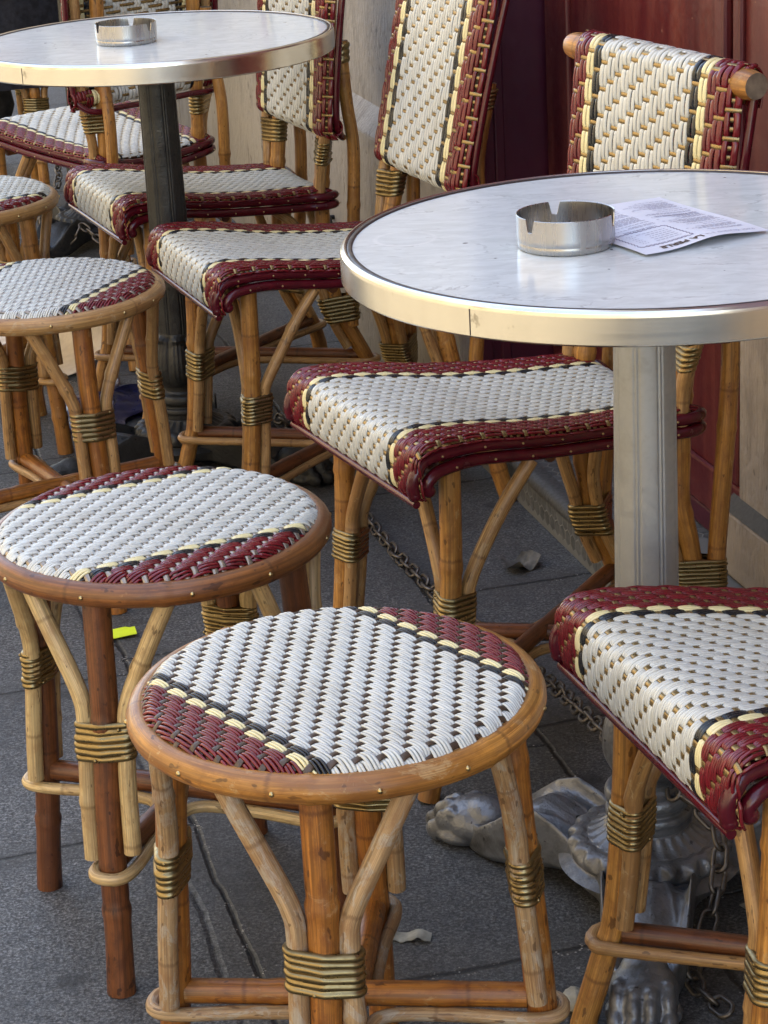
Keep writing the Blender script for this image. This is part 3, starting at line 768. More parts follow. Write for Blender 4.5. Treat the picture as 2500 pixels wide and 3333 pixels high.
        def circ4(z): return [(*at(z), rl), (sx * .141, .429, .0118)] + [(*(at(z) + d * (rl + rc * .95)), rc) for d in dirs]
        binding(circ4, .172, .222, 8, lg, seed=seed * 20 + 9 + sx)
    stretcher([feet[('f', -1)], feet[('f', 1)], feet[('r', 1)], feet[('r', -1)]], .105, root, .0112, .0068, M[stretch], CM, .014)
    # back panel, bars and piping live in a tilted frame
    tilt = math.atan(lean)
    zb = .523
    bw = inst('back_weave', ME['back'], root); bw.location = (bx, PY(zb) - .012, zb); bw.rotation_euler = (-tilt, 0, 0); bw.scale = (1, 1, tall)
    Rx = np.array([[1, 0, 0], [0, math.cos(tilt), math.sin(tilt)], [0, -math.sin(tilt), math.cos(tilt)]])
    def tf(P): return (np.asarray(P) * np.array([1, 1, tall])) @ Rx.T + np.array([0, PY(zb) - .012, zb])
    mb = MB(); P = lin([(-.214 + bx, 0, BH), (.203 + bx, 0, BH)], 50); rr = node_r(P, .0178, (.1, .33), .05); rr[0] *= .86; rr[-1] *= .86; rr[1] *= .96; rr[-2] *= .96
    mb.tube(tf(P), rr, 18, 0, True, capmat=1); mb.build('top_bar', [M['bam_rim'], M['bam_end']], root, True, 50)
    mb = MB(); mb.tube(tf(lin([(-.128, .0, .018), (.128, .0, .018)], 20)), .0150, 12, 0, True, capmat=1); mb.build('lower_bar', [M['cane'], M['bam_end']], root, True, 50)
    hb = [(-.184, .012, BH - .0), (-.184, .007, .2), (-.182, .006, .1), (-.178, .010, .03), (-.166, .024, .004), (-.14, .038, -.004), (-.09, .041, -.002), (-.03, .036, -.004)]
    pts = hb + [(-x, y, z) for x, y, z in hb[::-1]]
    pts = [(x + bx, y, z) for x, y, z in pts]
    mb = MB(); mb.tube(tf(spline(pts, 110)), .0062, 10, 0); mb.build('back_piping', [M['rail']], root)
    return root

chair((.213, 1.756), -1.278, .15, 'nearest woven chair at the lower right, only its seat and front legs in view', seed=1)
chair((-.035, 2.557), -1.150, .116, 'woven chair with its back rising behind the nearer marble table', seed=2, rearmat='bam_honey', bx=.024)
chair((-.294, 3.430), -1.218, .235, 'woven chair with strongly reclined back between the two marble tables', seed=3, tall=1.13)
chair((-.489, 3.968), -1.197, .106, 'upright woven chair whose seat passes behind the dark fluted pole', seed=4)
chair((-.687, 4.798), R(221.4), .06, 'woven chair seen from behind beyond the farther marble table', seed=5)

# ------------------------------------------------------------------ tables
HT, RT = .748, .300
def make_table(pos, label, leg0, polemat, castmat):
    root = empty('bistro_table', (pos[0], pos[1], 0)); tag(root, label, 'table', 'round marble bistro tables')
    mb = MB(); mb.lathe([(.001, HT - .0018), (.2885, HT - .0018)], 96); mb.lathe([(.2885, HT - .02), (.001, HT - .02)], 48)
    mb.build('marble_top', [M['marble']], root)
    mb = MB(); mb.lathe([(.2880, HT - .004), (.2880, HT - .0008), (.2893, HT - .0002), (.2925, HT - .0002), (.2935, HT - .0010)], 128); mb.build('edge_seal', [M['gasket']], root)
    mb = MB(); mb.lathe([(.280, HT - .0325), (.2985, HT - .0325), (.300, HT - .0315), (.3006, HT - .0305), (.3006, HT - .0300), (.3006, HT - .0295), (.3006, HT - .018), (.3006, HT - .0068), (.3006, HT - .0063), (.3006, HT - .0058), (.3000, HT - .0028), (.2982, HT - .0005), (.2960, HT + .0004), (.2942, HT - .0002), (.2934, HT - .0025)], 160)
    mb.build('metal_rim', [M['steel']], root, True, 22)
    sa = R(-128); mb = MB(); mb.box((.3001 * math.cos(sa), .3001 * math.sin(sa), HT - .018), (.0016, .0011, .0245), 0, np.array([[math.cos(sa), -math.sin(sa), 0], [math.sin(sa), math.cos(sa), 0], [0, 0, 1]])); mb.build('rim_seam', [M['gasket']], root, False)
    mb = MB(); mb.lathe([(.06, HT - .021), (.06, HT - .031), (.05, HT - .045), (.034, HT - .052)], 40); mb.build('top_bracket', [M[castmat]], root)
    def flute(r, z, ph):
        x = np.abs(((ph * 8 / (2 * PI)) % 1) - .5) * 2
        return r * (1 - .060 * np.exp(-((x - .17) / .055) ** 2) + .012 * np.exp(-((x - .0) / .09) ** 2) - .008 * sstep(x, .3, 1.0))
    mb = MB(); zz = np.linspace(.235, HT - .05, 16); mb.lathe([(np.interp(z, [.235, HT], [.0345, .0305]), z) for z in zz], 192, mod=flute)
    mb.build('pole', [M[polemat]], root)
    def acan(r, z, ph):
        leaf = np.abs(np.cos(ph * 4)); w = sstep(z, .150, .19) * (1 - sstep(z, .236, .243))
        rib = .5 + .5 * np.cos(ph * 40)
        return r * (1 + w * (.10 * leaf ** .6 - .05 + .025 * rib * leaf)) + .004 * np.exp(-((z - .238) / .004) ** 2) * np.cos(ph * 8)
    mb = MB(); pr = spline([(.0345, .246), (.037, .241), (.0405, .236), (.040, .228), (.0445, .212), (.047, .192), (.0455, .172), (.040, .158), (.0345, .150), (.033, .143)], 60)
    mb.lathe(pr[::-1], 240, mod=acan)
    mb.build('acanthus_bulb', [M[castmat]], root)
    mb = MB(); pr = [(.033, .143), (.037, .139), (.0455, .137), (.0485, .131), (.0478, .124), (.0438, .121), (.0425, .116), (.0470, .113), (.0478, .107), (.0460, .104), (.0455, .097), (.0440, .094)]
    mb.lathe(spline(pr, 70)[::-1], 72); mb.build('collar', [M[castmat]], root)
    def gad(r, z, ph):
        w = sstep(z, .072, .075) * 0 + np.exp(-((z - .0735) / .008) ** 2) * (r > .07)
        return r + .0035 * w * np.cos(ph * 22) + .0016 * np.cos(ph * 26) * (r < .066) * (r > .046)
    mb = MB(); pr = spline([(.0440, .096), (.049, .090), (.058, .084), (.068, .080), (.075, .0805), (.083, .078), (.088, .070), (.089, .063), (.086, .058), (.093, .054), (.10, .05)], 70)
    mb.lathe(pr[::-1], 264, mod=gad); mb.build('bell', [M[castmat]], root)
    # three-armed foot with lion paws
    mb = MB(); nt = 720; th = np.linspace(0, 2 * PI, nt, endpoint=False)
    dl = (th - R(leg0) + PI / 3) % (2 * PI / 3) - PI / 3
    ro = .084 + .166 * np.exp(-np.abs(dl / R(19)) ** 1.9)
    kr = [.05, .08, .11, .135, .16, .19, .215, .26]
    zt_ = np.interp(ro, kr, [.056, .062, .080, .090, .081, .056, .038, .030]); zb_ = np.interp(ro, kr, [.034, .030, .025, .019, .012, .004, .001, .0])
    rows = []
    for f, kz, add in ((.80, 0, .012), (.93, 0, .006), (.985, 0, .002), (1.0, .15, 0), (1.012, .5, 0), (1.0, .85, 0), (.992, .97, 0), (.975, 1, .002), (.955, 1, .0015), (.93, 1, -.003), (.88, 1, -.008), (.80, 1, -.010), (.68, 1, -.008), (.55, 1, -.003), (.38, 1, .0)):
        r_ = ro * f
        z = zb_ + (zt_ - zb_) * kz + add
        if kz == 1 and f < .95:
            z = np.interp(r_, kr, [.060, .063, .080, .090, .081, .056, .038, .030]) + add * 1.5
        rows.append(np.stack([r_ * np.cos(th), r_ * np.sin(th), z], -1))
    mb.grid(np.array(rows), 0, True)
    for k in range(3):
        t0 = R(leg0 + 120 * k)
        for s in (-1, 1):
            for (dd, r0) in ((14, .013), (22, .012)):
                d_ = R(dd) * s; rr0 = .082 + .168 * np.exp(-abs(d_ / R(17)) ** 1.8)
                q = np.linspace(0, 2 * PI * 1.3, 34); sc = r0 * (1 - q / q[-1] * .85)
                P = []
                for x, z in zip(sc * np.cos(q), sc * np.sin(q)):
                    dq = d_ + s * x / max(rr0, .05) * .8; rq = .082 + .168 * np.exp(-abs(dq / R(17)) ** 1.8)
                    zc = np.interp(rq, kr, [.045, .045, .048, .048, .041, .027, .02, .015])
                    P.append([(rq + .001) * math.cos(t0 + dq), (rq + .001) * math.sin(t0 + dq), zc + z])
                mb.tube(np.array(P), .0028, 8, 0)
    o = mb.build('base_arms', [M[castmat]], root)
    for k in range(3):
        th = R(leg0 + 120 * k); mb = MB()
        rot = np.array([[math.cos(th), -math.sin(th), 0], [math.sin(th), math.cos(th), 0], [0, 0, 1]])
        def S(c, r): mb.sphere(rot @ np.array(c), r, 18, 12, 0, rot)
        S((.235, 0, .026), (.042, .036, .028)); S((.22, 0, .038), (.03, .026, .022)); S((.25, 0, .012), (.038, .040, .014))
        for q, dx in ((-1.5, -.010), (-.5, .004), (.5, .004), (1.5, -.010)):
            S((.268 + dx, q * .0165, .028), (.018, .0095, .016)); S((.284 + dx, q * .0175, .014), (.015, .0095, .0135)); S((.262 + dx, q * .0160, .040), (.011, .0085, .009))
        o = mb.build('lion_paw', [M[castmat]], root)
        md = o.modifiers.new('Remesh', 'REMESH'); md.mode = 'VOXEL'; md.voxel_size = .0022; md.use_smooth_shade = True
        md = o.modifiers.new('Smooth', 'SMOOTH'); md.iterations = 5; md.factor = .5
    return root
T1 = np.array([.2708, 2.1596]); T2 = np.array([-.3394, 3.7305]); T3 = np.array([-.69, 5.5])
make_table(T1, 'nearer marble table on a pale aluminium fluted pole, menu card on top', -99, 'pole', 'cast')
make_table(T2, 'farther marble table on a dark fluted pole, with only an ashtray on top', -150, 'castdark', 'castdark')
make_table(T3, 'third table behind the chair seen from the back, only its dark pole and foot showing', -120, 'castdark', 'castdark')

# ------------------------------------------------------------------ ashtrays
def ashtray(c, r, h, notches, label):
    root = empty('ashtray', (c[0], c[1], HT - .0016)); tag(root, label, 'ashtray', 'steel ashtrays')
    n = 360; ph = np.linspace(0, 2 * PI, n, endpoint=False)
    top = np.full(n, h)
    for a in notches:
        d = np.abs((ph - R(a) + PI) % (2 * PI) - PI) * r
        top = np.minimum(top, h - .0125 * (1 - sstep(d, .0022, .0062)))
    def ring(rr, zz): return np.stack([rr * np.cos(ph), rr * np.sin(ph), zz * np.ones(n)], -1)
    rows = [ring(r * .9, .0), ring(r * .955, .0006), ring(r * .985, .0035), ring(r * .99, .0068), ring(r * .984, .0076), ring(r * .99, .0084), ring(r, .0105)]
    for f in np.linspace(.15, 1, 8): rows.append(ring(r, .0105 + (top - .0105) * f - .0002))
    rows.append(ring(r - .0005, top + .0003)); rows.append(ring(r - .0011, top - .0003))
    for f in np.linspace(.9, 0, 8): rows.append(ring(r - .0012, .005 + (top - .005) * f))
    rows.append(ring(r * .93, .0022)); rows.append(ring(.001, .002))
    mb = MB(); mb.grid(np.array(rows), 0, True); o = mb.build('bowl', [M['steelash']], root, True, 40)
    return root
ashtray((.1912, 2.1235), .0480, .0335, (-141, 98, -22), 'notched steel ashtray holding down the menu on the nearer table')
ashtray((-.377, 3.685), .0500, .0325, (-150, 85, -35), 'notched steel ashtray alone on the farther table')

# ------------------------------------------------------------------ menu card
A_ = np.array([.307, 2.305]); B_ = np.array([.3905, 2.129]); C_ = np.array([.2605, 2.056]); D_ = A_ + C_ - B_
menu = empty('menu_card', (*C_, HT)); tag(menu, 'white printed breakfast menu card creased down its middle under the ashtray', 'menu')
ex = (C_ - B_); Lx = np.linalg.norm(ex); ex = ex / Lx           # reading direction, from B to C
ey = (A_ - B_); Ly = np.linalg.norm(ey); ey = ey / Ly           # down the page
def mpt(x, y):                                                  # x, y in metres from the page's top left (B)
    q = x / Lx
    z = .0010 + .0055 * np.exp(-((q - .46) / .26) ** 2) * (1 - .75 * y / Ly) + .0009 * math.sin(q * 7 + y * 30) * (1 - .5 * y / Ly)
    p = B_ + ex * x + ey * y - C_
    return np.array([p[0], p[1], z])
mb = MB(); g1 = np.array([[mpt(x, y) for x in np.linspace(0, Lx, 30)] for y in np.linspace(0, Ly, 24)])
mb.grid(g1, 0, flip=False); mb.grid(g1 - np.array([0, 0, .0003]), 0, flip=True); mb.build('sheet', [M['paper']], menu)
ink = MB()
def quad(x0, y0, x1, y1):
    ink.grid(np.array([[mpt(x, y) + np.array([0, 0, .0004]) for x in np.linspace(x0, x1, 4)] for y in (y0, y1)]), 0)
lr = np.random.default_rng(4)
for cx0, cx1, ys in ((.008, .066, (.030, .180)), (.078, .138, (.088, .180))):
    y = ys[0]
    while y < ys[1]:
        x = cx0 + lr.uniform(0, .004); end = cx0 + (cx1 - cx0) * lr.uniform(.45, 1)
        while x < end:
            w = lr.uniform(.002, .0065); quad(x, y, min(x + w, cx1), y + .0011); x += w + .0011
        if lr.random() < .4: quad(cx1 - .001, y, cx1 + .002, y + .0011)
        y += lr.choice([.0034, .0034, .0072])
for i in range(6):
    y = .034 + i * .006; x = .083
    while x < .083 + lr.uniform(.02, .033): w = lr.uniform(.002, .006); quad(x, y, x + w, y + .0011); x += w + .0012
    for k in range(3): quad(.122 + k * .003, y, .1235 + k * .003, y + .0011)
ink.build('small_print', [M['ink']], menu)
wv = MB(); pts = []
for a, b in (((.076, .024), (.139, .024)), ((.139, .024), (.139, .075)), ((.139, .075), (.076, .075)), ((.076, .075), (.076, .024))):
    L_ = math.hypot(b[0] - a[0], b[1] - a[1]); nn = int(L_ / .0008)
    for i in range(nn):
        f = i / nn; w = .0011 * math.sin(f * L_ / .0055 * 2 * PI); dx, dy = (b[0] - a[0]) / L_, (b[1] - a[1]) / L_
        pts.append(mpt(a[0] + (b[0] - a[0]) * f - dy * w, a[1] + (b[1] - a[1]) * f + dx * w) + np.array([0, 0, .0004]))
wv.tube(np.array(pts), .00035, 5, 0, closed=True); wv.build('wavy_frame', [M['ink']], menu)
def text(body, x, y, size, mat, weight=0, nm='printed_text', width=None):
    cu = bpy.data.curves.new(nm, 'FONT'); cu.body = body; cu.size = size; cu.offset = weight; cu.space_character = 1.05
    o = bpy.data.objects.new(nm, cu); COL.objects.link(o)
    dg = bpy.context.evaluated_depsgraph_get(); me = bpy.data.meshes.new_from_object(o.evaluated_get(dg))
    bpy.data.objects.remove(o); bpy.data.curves.remove(cu)
    n = len(me.vertices); co = np.zeros(n * 3); me.vertices.foreach_get('co', co); co = co.reshape(-1, 3)
    k = width / (co[:, 0].max() - co[:, 0].min()) if width else 1
    out = np.array([mpt(x + p[0] * k, y - p[1]) + np.array([0, 0, .0005]) for p in co])
    me.vertices.foreach_set('co', out.ravel()); me.materials.clear(); me.materials.append(mat); me.update()
    return inst(nm, me, menu)
text('Petit-déjeuner à la', .010, .0150, .0085, M['ink'], 0, width=.058)
text('LA PERLE', .073, .0150, .0105, M['inkbrown'], .0005, width=.050)
text('BOISSONS CHAUDES', .083, .0270, .0052, M['ink'], .0001, width=.048)
text('THÉS MARIAGES', .083, .0810, .0048, M['ink'], .0001, width=.040)
text('JUS PRESSÉS MINUTE', .012, .1150, .0052, M['ink'], .0001, width=.050)

# ------------------------------------------------------------------ setting
mb = MB(); mb.grid(np.array([[(-40, -30, 0), (40, -30, 0)], [(-40, 60, 0), (40, 60, 0)]], float), 0); g = mb.build('pavement', [M['ground']]); tag(g, kind='structure')

mb = MB(); mb.grid(np.array([[wp(s, -1.72, .004), wp(s, -9.9, .004)] for s in (-26, 30)]), 0); g = mb.build('road', [M['sett']]); tag(g, kind='structure')
def wbox(mb, s0, s1, o0, o1, z0, z1, mat=0, uvs=None):
    c = wp((s0 + s1) / 2, (o0 + o1) / 2, (z0 + z1) / 2)
    rot = np.array([[-Nn[0], U[0], 0], [-Nn[1], U[1], 0], [0, 0, 1]])
    mb.box(c, (abs(o1 - o0), abs(s1 - s0), z1 - z0), mat, rot)
# left stone pier with projecting plinth
root = empty('stone_pier', wp(1.2, .1)); tag(root, 'weathered limestone pier with a low plinth and an iron ring, left of the red door', 'wall')
def wpart(name, boxes, mat, root, bev=0.0):
    mb = MB()
    for b in boxes: wbox(mb, *b)
    mb.v = [v - np.array(root.location) for v in mb.v]
    o = mb.build(name, [mat], root, False)
    if bev:
        md = o.modifiers.new('Bevel', 'BEVEL'); md.width = bev; md.segments = 2
    return o
wpart('shaft', [(.765, 14, .032, .7, .0, 4.35)], M['stone'], root, .006)
wpart('plinth', [(.745, 1.197, .0, .3, .09, .463), (1.203, 2.3, .0, .3, .09, .463), (2.306, 3.4, .0, .3, .09, .463), (3.406, 9, .0, .3, .09, .463)], M['stone'], root, .004)
mb = MB()
for s0, s1 in ((.745, 1.197), (1.203, 2.3), (2.306, 3.4), (3.406, 9)):
    Q = [[wp(s, 0.0005, .4635), wp(s, .034, .512)] for s in np.linspace(s0, s1, 8)]
    mb.grid(np.array(Q), 0, flip=True)
mb.v = [v - np.array(root.location) for v in mb.v]; mb.build('plinth_slope', [M['stone']], root, False)
mb = MB(); Q = [[wp(s, .004 , .0), wp(s, .002, .06), wp(s, .0008, .092)] for s in np.linspace(.745, 9, 20)]
mb.grid(np.array(Q), 0, flip=True); mb.v = [v - np.array(root.location) for v in mb.v]; mb.build('wall_foot', [M['stone']], root)
# iron ring on the plinth
rr = empty('tether_ring', wp(1.617, -.012, .222)); tag(rr, 'small black iron ring fixed to the limestone plinth behind a chair strut', 'ring')
mb = MB(); a = np.linspace(0, 2 * PI, 40, endpoint=False); P = np.stack([np.cos(a) * .017 * U[0], np.cos(a) * .017 * U[1], np.sin(a) * .017], -1); mb.tube(P, .0042, 10, 0, closed=True); mb.build('ring', [M['iron']], rr)
mb = MB(); mb.tube(np.array([[0, 0, .016], [-Nn[0] * .012, -Nn[1] * .012, .016]]), .005, 10, 0); mb.build('staple', [M['iron']], rr)
# right pier
root = empty('stone_base_wall', wp(-.6, .3, .07)); tag(root, 'low pinkish smooth limestone wall with dark topped plinth, right of the red door', 'wall', kind='thing')
wpart('shaft', [(-6, -.142, .130, .5, .07, .60)], M['stone2'], root, .006)
wpart('coping', [(-6, -.136, .122, .5, .60, .63)], M['stone2'], root, .004)
wpart('plinth', [(-6, -.126, .115, .49, .07, .165)], M['stone2'], root, .004)
mb = MB(); Q = [[wp(s, .1155, .1655), wp(s, .1305, .186)] for s in np.linspace(-6, -.126, 8)]
mb.grid(np.array(Q), 0, flip=True); mb.v = [v - np.array(root.location) for v in mb.v]; mb.build('plinth_slope', [M['nosing']], root, False)
# door step
root = empty('door_step', wp(0, .1)); tag(root, 'low doorstep studded with small hexagons below the red door', 'step')
mb = MB()
def uvgrid(Q, us):
    Q = np.array(Q); mb.grid(Q, 0, us=us, flip=True)
    # set v coordinate in metres too
    d = np.linalg.norm(Q[0, 1] - Q[0, 0]); mb.quv[-1] = mb.quv[-1] * np.array([1, d])
ss = np.linspace(-6, .712, 14)
uvgrid([[wp(s, .0, 0), wp(s, .0, .050)] for s in ss], ss)
uvgrid([[wp(s, .012, .068), wp(s, .6, .068)] for s in ss], ss)
mb.v = [v - np.array(root.location) for v in mb.v]; mb.build('step_face', [M['hex']], root, False)
mb = MB(); P = [[wp(s, -.002, .050), wp(s, -.004, .058), wp(s, .0, .066), wp(s, .012, .069), wp(s, .03, .0695)] for s in ss]
mb.grid(np.array(P), 0, flip=True); mb.v = [v - np.array(root.location) for v in mb.v]; mb.build('step_nosing', [M['nosing']], root)
# red shopfront
root = empty('red_door', wp(.3, .2, .07)); tag(root, 'glossy oxblood red panelled door with a reveal beside it coloured darker for its shade', 'door')
OD = .165
LJ = .712
wpart('leaf', [(-6, LJ - .012, OD, OD + .05, .105, 2.6)], M['door'], root, .003)
wpart('stile', [(.595, LJ - .013, OD - .010, OD + .001, .105, 2.6)], M['door'], root, .004)
wpart('bottom_rail', [(-6, .594, OD - .009, OD + .001, .105, .175)], M['door'], root, .005)
wpart('panel_mould', [(-.045, -.012, OD - .016, OD + .001, .176, 2.6), (-.085, -.06, OD - .010, OD + .001, .176, 2.6)], M['door'], root, .006)
wpart('reveal', [(LJ + .004, LJ + .05, .030, OD + .02, .07, 2.6)], M['doorshade'], root, .003)
wpart('reveal_mould', [(LJ - .004, LJ + .005, .066, .084, .07, 2.6), (LJ - .002, LJ + .005, .030, .052, .07, 2.6)], M['doorshade'], root, .003)
wpart('threshold_bar', [(-6, LJ, OD - .006, OD + .06, .068, .104)], M['doorshade'], root, .004)
wpart('dark_gap', [(LJ - .012, LJ + .003, OD + .012, OD + .06, .07, 2.6)], M['gap'], root)
# unseen wall above the door, its height set for where its shadow ends
root = empty('cafe_building', wp(0, .5, 2.6)); tag(root, 'limestone cafe building rising over the red door, out of view above', 'building')
wpart('upper_wall', [(-5.99, 13.99, .05, 3.0, 2.6, 4.4)], M['stone'], root)
# street front opposite, seen only in reflections
root = empty('opposite_building', (*(P0 + Nn * 11.0), 0)); tag(root, 'sunlit cream stone building across the street, mirrored in the metal table rims', 'building')
wpart('wall', [(-26, 26, -11.6, -11.0, 0, 11.0)], M['facade'], root)
mw = MB(); mw.box((0, 0, 0), (.12, 1.15, 2.0), 0, np.array([[-Nn[0], U[0], 0], [-Nn[1], U[1], 0], [0, 0, 1]]))
glass = NT('dark_window'); glass.set(color=(.03, .035, .04), rough=.1)
wme = mw.mesh('window', [glass.m], False)
for fl in range(3):
    for k in range(8):
        o = inst('window', wme, root); p = wp(-12.5 + k * 3.4, -10.95, 1.9 + fl * 3.3); o.location = p - np.array(root.location)

# ------------------------------------------------------------------ chains
def chain(path, label, link=.030, r=.0026, wd_=.0085, cat='chain'):
    P = spline(path, 400); s = np.concatenate([[0], np.cumsum(np.linalg.norm(np.diff(P, axis=0), axis=1))])
    step = link - 2.2 * r; n = int(s[-1] / step)
    mb = MB(); lr = np.random.default_rng(int(s[-1] * 1000))
    a = np.linspace(0, 2 * PI, 22, endpoint=False)
    hl = link / 2 - wd_; ca = np.cos(a); sa = np.sin(a)
    sh = np.stack([np.sign(ca) * hl * (np.abs(ca) > 1e-6) + wd_ * ca, wd_ * sa], -1)
    for i in range(n):
        t = (i + .5) * step; c = np.array([np.interp(t, s, P[:, k]) for k in range(3)])
        c2 = np.array([np.interp(t + .004, s, P[:, k]) for k in range(3)]); d = c2 - c; d /= np.linalg.norm(d) + 1e-12
        up = np.array([0, 0, 1.0]) if abs(d[2]) < .9 else np.array([1.0, 0, 0])
        n1 = np.cross(up, d); n1 /= np.linalg.norm(n1); n2 = np.cross(d, n1)
        ro = (PI / 4 if i % 2 == 0 else -PI / 4) + lr.normal(0, .25)
        w = n1 * math.cos(ro) + n2 * math.sin(ro)
        L = c + sh[:, :1] * d + sh[:, 1:] * w
        mb.tube(L, r, 8, 0, closed=True)
    o0 = np.array(path[0]); mb.v = [v - o0 for v in mb.v]
    o = mb.build('chain', [M['chain']]); o.location = o0; tag(o, label, cat, 'steel security chains'); return o
fl = .008
ring = [(T1[0] + .043 * math.cos(a), T1[1] + .043 * math.sin(a), .147) for a in np.linspace(R(100), R(-60), 9)]
chain([(-.19, 3.95, fl), (-.143, 3.846, fl), (-.085, 3.62, fl), (-.038, 3.428, fl), (.01, 3.24, fl), (.069, 3.053, fl), (.12, 2.92, .010), (.165, 2.75, .035), (.205, 2.55, .075), (.235, 2.35, .118)] + ring + [(T1[0] + .062, T1[1] - .062, .115), (T1[0] + .058, T1[1] - .105, .075), (T1[0] + .035, T1[1] - .150, .03), (T1[0] + .02, T1[1] - .19, fl), (T1[0] + .05, T1[1] - .26, fl)], 'steel chain snaking over the paving from the reclined chair to the pale table foot')
chain([(-.78, 5.62, .20), (-.765, 5.50, .16), (-.80, 5.42, .10), (-.785, 5.38, .03), (-.765, 5.36, .02), (-.72, 5.35, .05), (-.70, 5.36, .075), (-.675, 5.345, .06), (-.63, 5.31, .03), (-.58, 5.28, .01)], 'dark chain draped around the foot of the third table')

# ------------------------------------------------------------------ litter
def sheet(name, c, w, h, rz, fz, mat, label, cat, n=10, outline=None):
    mb = MB(); us = np.linspace(-.5, .5, n); rot = rotz(rz)
    Q = np.zeros((n, n, 3))
    for i, a in enumerate(us):
        for j, b in enumerate(us):
            s_ = outline(a, b) if outline else 1.0
            x, y = rot @ np.array([a * w, b * h * s_])
            Q[i, j] = (x, y, max(.0012, fz(a, b)))
    mb.grid(Q, 0); mb.grid(Q - np.array([0, 0, .0007]), 0, flip=True)
    o = mb.build(name, [mat]); o.location = (*c, .001); tag(o, label, cat); return o
sheet('dry_leaf', (.205, 3.150), .040, .066, R(-50), lambda a, b: .003 + .014 * (abs(b) * 1.2 + .3 * abs(a)) ** 2 * 2 + .003 * math.sin(a * 9 + b * 5), M['leaf'], 'curled grey dry leaf on the paving before the doorstep', 'leaf', 18, lambda a, b: 1.0 - 1.5 * a * a + .08 * math.sin(14 * a))
sheet('paper_scrap', (.004, 2.095), .044, .019, R(-8), lambda a, b: .003 + .003 * math.sin(a * 8), M['scrap'], 'torn cream paper scrap on the paving behind the nearest stool', 'litter', 16, lambda a, b: 1 + .2 * math.sin(a * 23) * (b < 0))
sheet('yellow_paper', (-.392, 2.973), .048, .034, R(12), lambda a, b: .002 + .004 * (a + .5), M['yellow'], 'bright yellow paper scrap on the paving under the brown legged stool', 'litter', 8, lambda a, b: 1 - .35 * (a > .25) * (b > 0))
sheet('grey_leaf', (-.405, 2.90), .030, .014, R(20), lambda a, b: .003, M['leaf'], 'tiny grey leaf lying just below the bright yellow scrap', 'leaf', 8, lambda a, b: 1 - 2.6 * a * a)
sheet('small_leaf', (.000, 3.66), .030, .022, R(40), lambda a, b: .003 + .01 * abs(b), M['leaf'], 'small pale leaf on the paving beyond the chain', 'leaf', 8, lambda a, b: 1 - 2.2 * a * a)
sheet('paper_chip', (.372, 2.122), .014, .012, R(30), lambda a, b: .002, M['scrap'], 'tiny beige paper chip beside the pale table foot', 'litter', 6)
root = empty('cigarette_butt', (.158, 1.945, .006)); tag(root, 'crushed cigarette butt with grey ash end beside the nearest stool foot', 'cigarette butt')
mb = MB(); mb.tube(lin([(-.030, .020, .002), (-.004, .006, .001)], 8), .0045, 10, 0); mb.build('filter', [M['butt']], root)
mb = MB(); mb.sphere((.008, -.006, .006), (.013, .018, .012), 24, 18, 0); o = mb.build('ash', [M['scrap']], root)
tx = bpy.data.textures.new('crumple', 'CLOUDS'); tx.noise_scale = .012
md = o.modifiers.new('Displace', 'DISPLACE'); md.texture = tx; md.strength = .012
# navy plastic bag
n = 56; mb = MB(); Q = np.zeros((n, n, 3)); lr = np.random.default_rng(3)
ph_ = lr.uniform(0, 6.28, (14, 2)); kk = lr.normal(0, 1, (14, 2)) * 9
for i, a in enumerate(np.linspace(-.5, .5, n)):
    for j, b in enumerate(np.linspace(-.5, .5, n)):
        hgt = sum(abs(math.sin(kk[q, 0] * a + kk[q, 1] * b + ph_[q, 0])) for q in range(14)) / 14
        e_ = max(0, 1 - 1.6 * max(abs(a), abs(b)) ** 1.4 * 1.3)
        Q[i, j] = (a * .17 + .02 * math.sin(b * 9), b * .26 + .03 * math.sin(a * 11), .002 + (.012 + .055 * (hgt - .35)) * e_ + .01 * e_)
mb.grid(Q, 0); mb.grid(Q * np.array([1, 1, 0]) + np.array([0, 0, .001]), 0, flip=True)
o = mb.build('plastic_bag', [M['bag']]); o.location = (-.500, 4.085, 0); o.rotation_euler = (0, 0, R(-25)); tag(o, 'crumpled navy plastic bag on the paving near the dark table foot', 'bag')
# cream card sheet curled on the ground
mb = MB(); cu = []
pr = [(-.06, .012), (.00, .004), (.08, .003), (.16, .008), (.215, .035), (.235, .085), (.215, .135), (.16, .165), (.09, .172), (.02, .160)]
pr = spline(pr, 60)
Q = np.array([[(x, y, z) for x, z in pr] for y in np.linspace(-.02, .36, 12)])
mb.grid(Q, 0); mb.grid(Q + np.array([0, 0, -.0015]), 0, flip=True)
o = mb.build('card_sheet', [M['card']]); o.location = (-.735, 4.24, .003); o.rotation_euler = (0, 0, R(38)); tag(o, 'large cream card sheet curled over on the paving behind the honey legged stool', 'card')

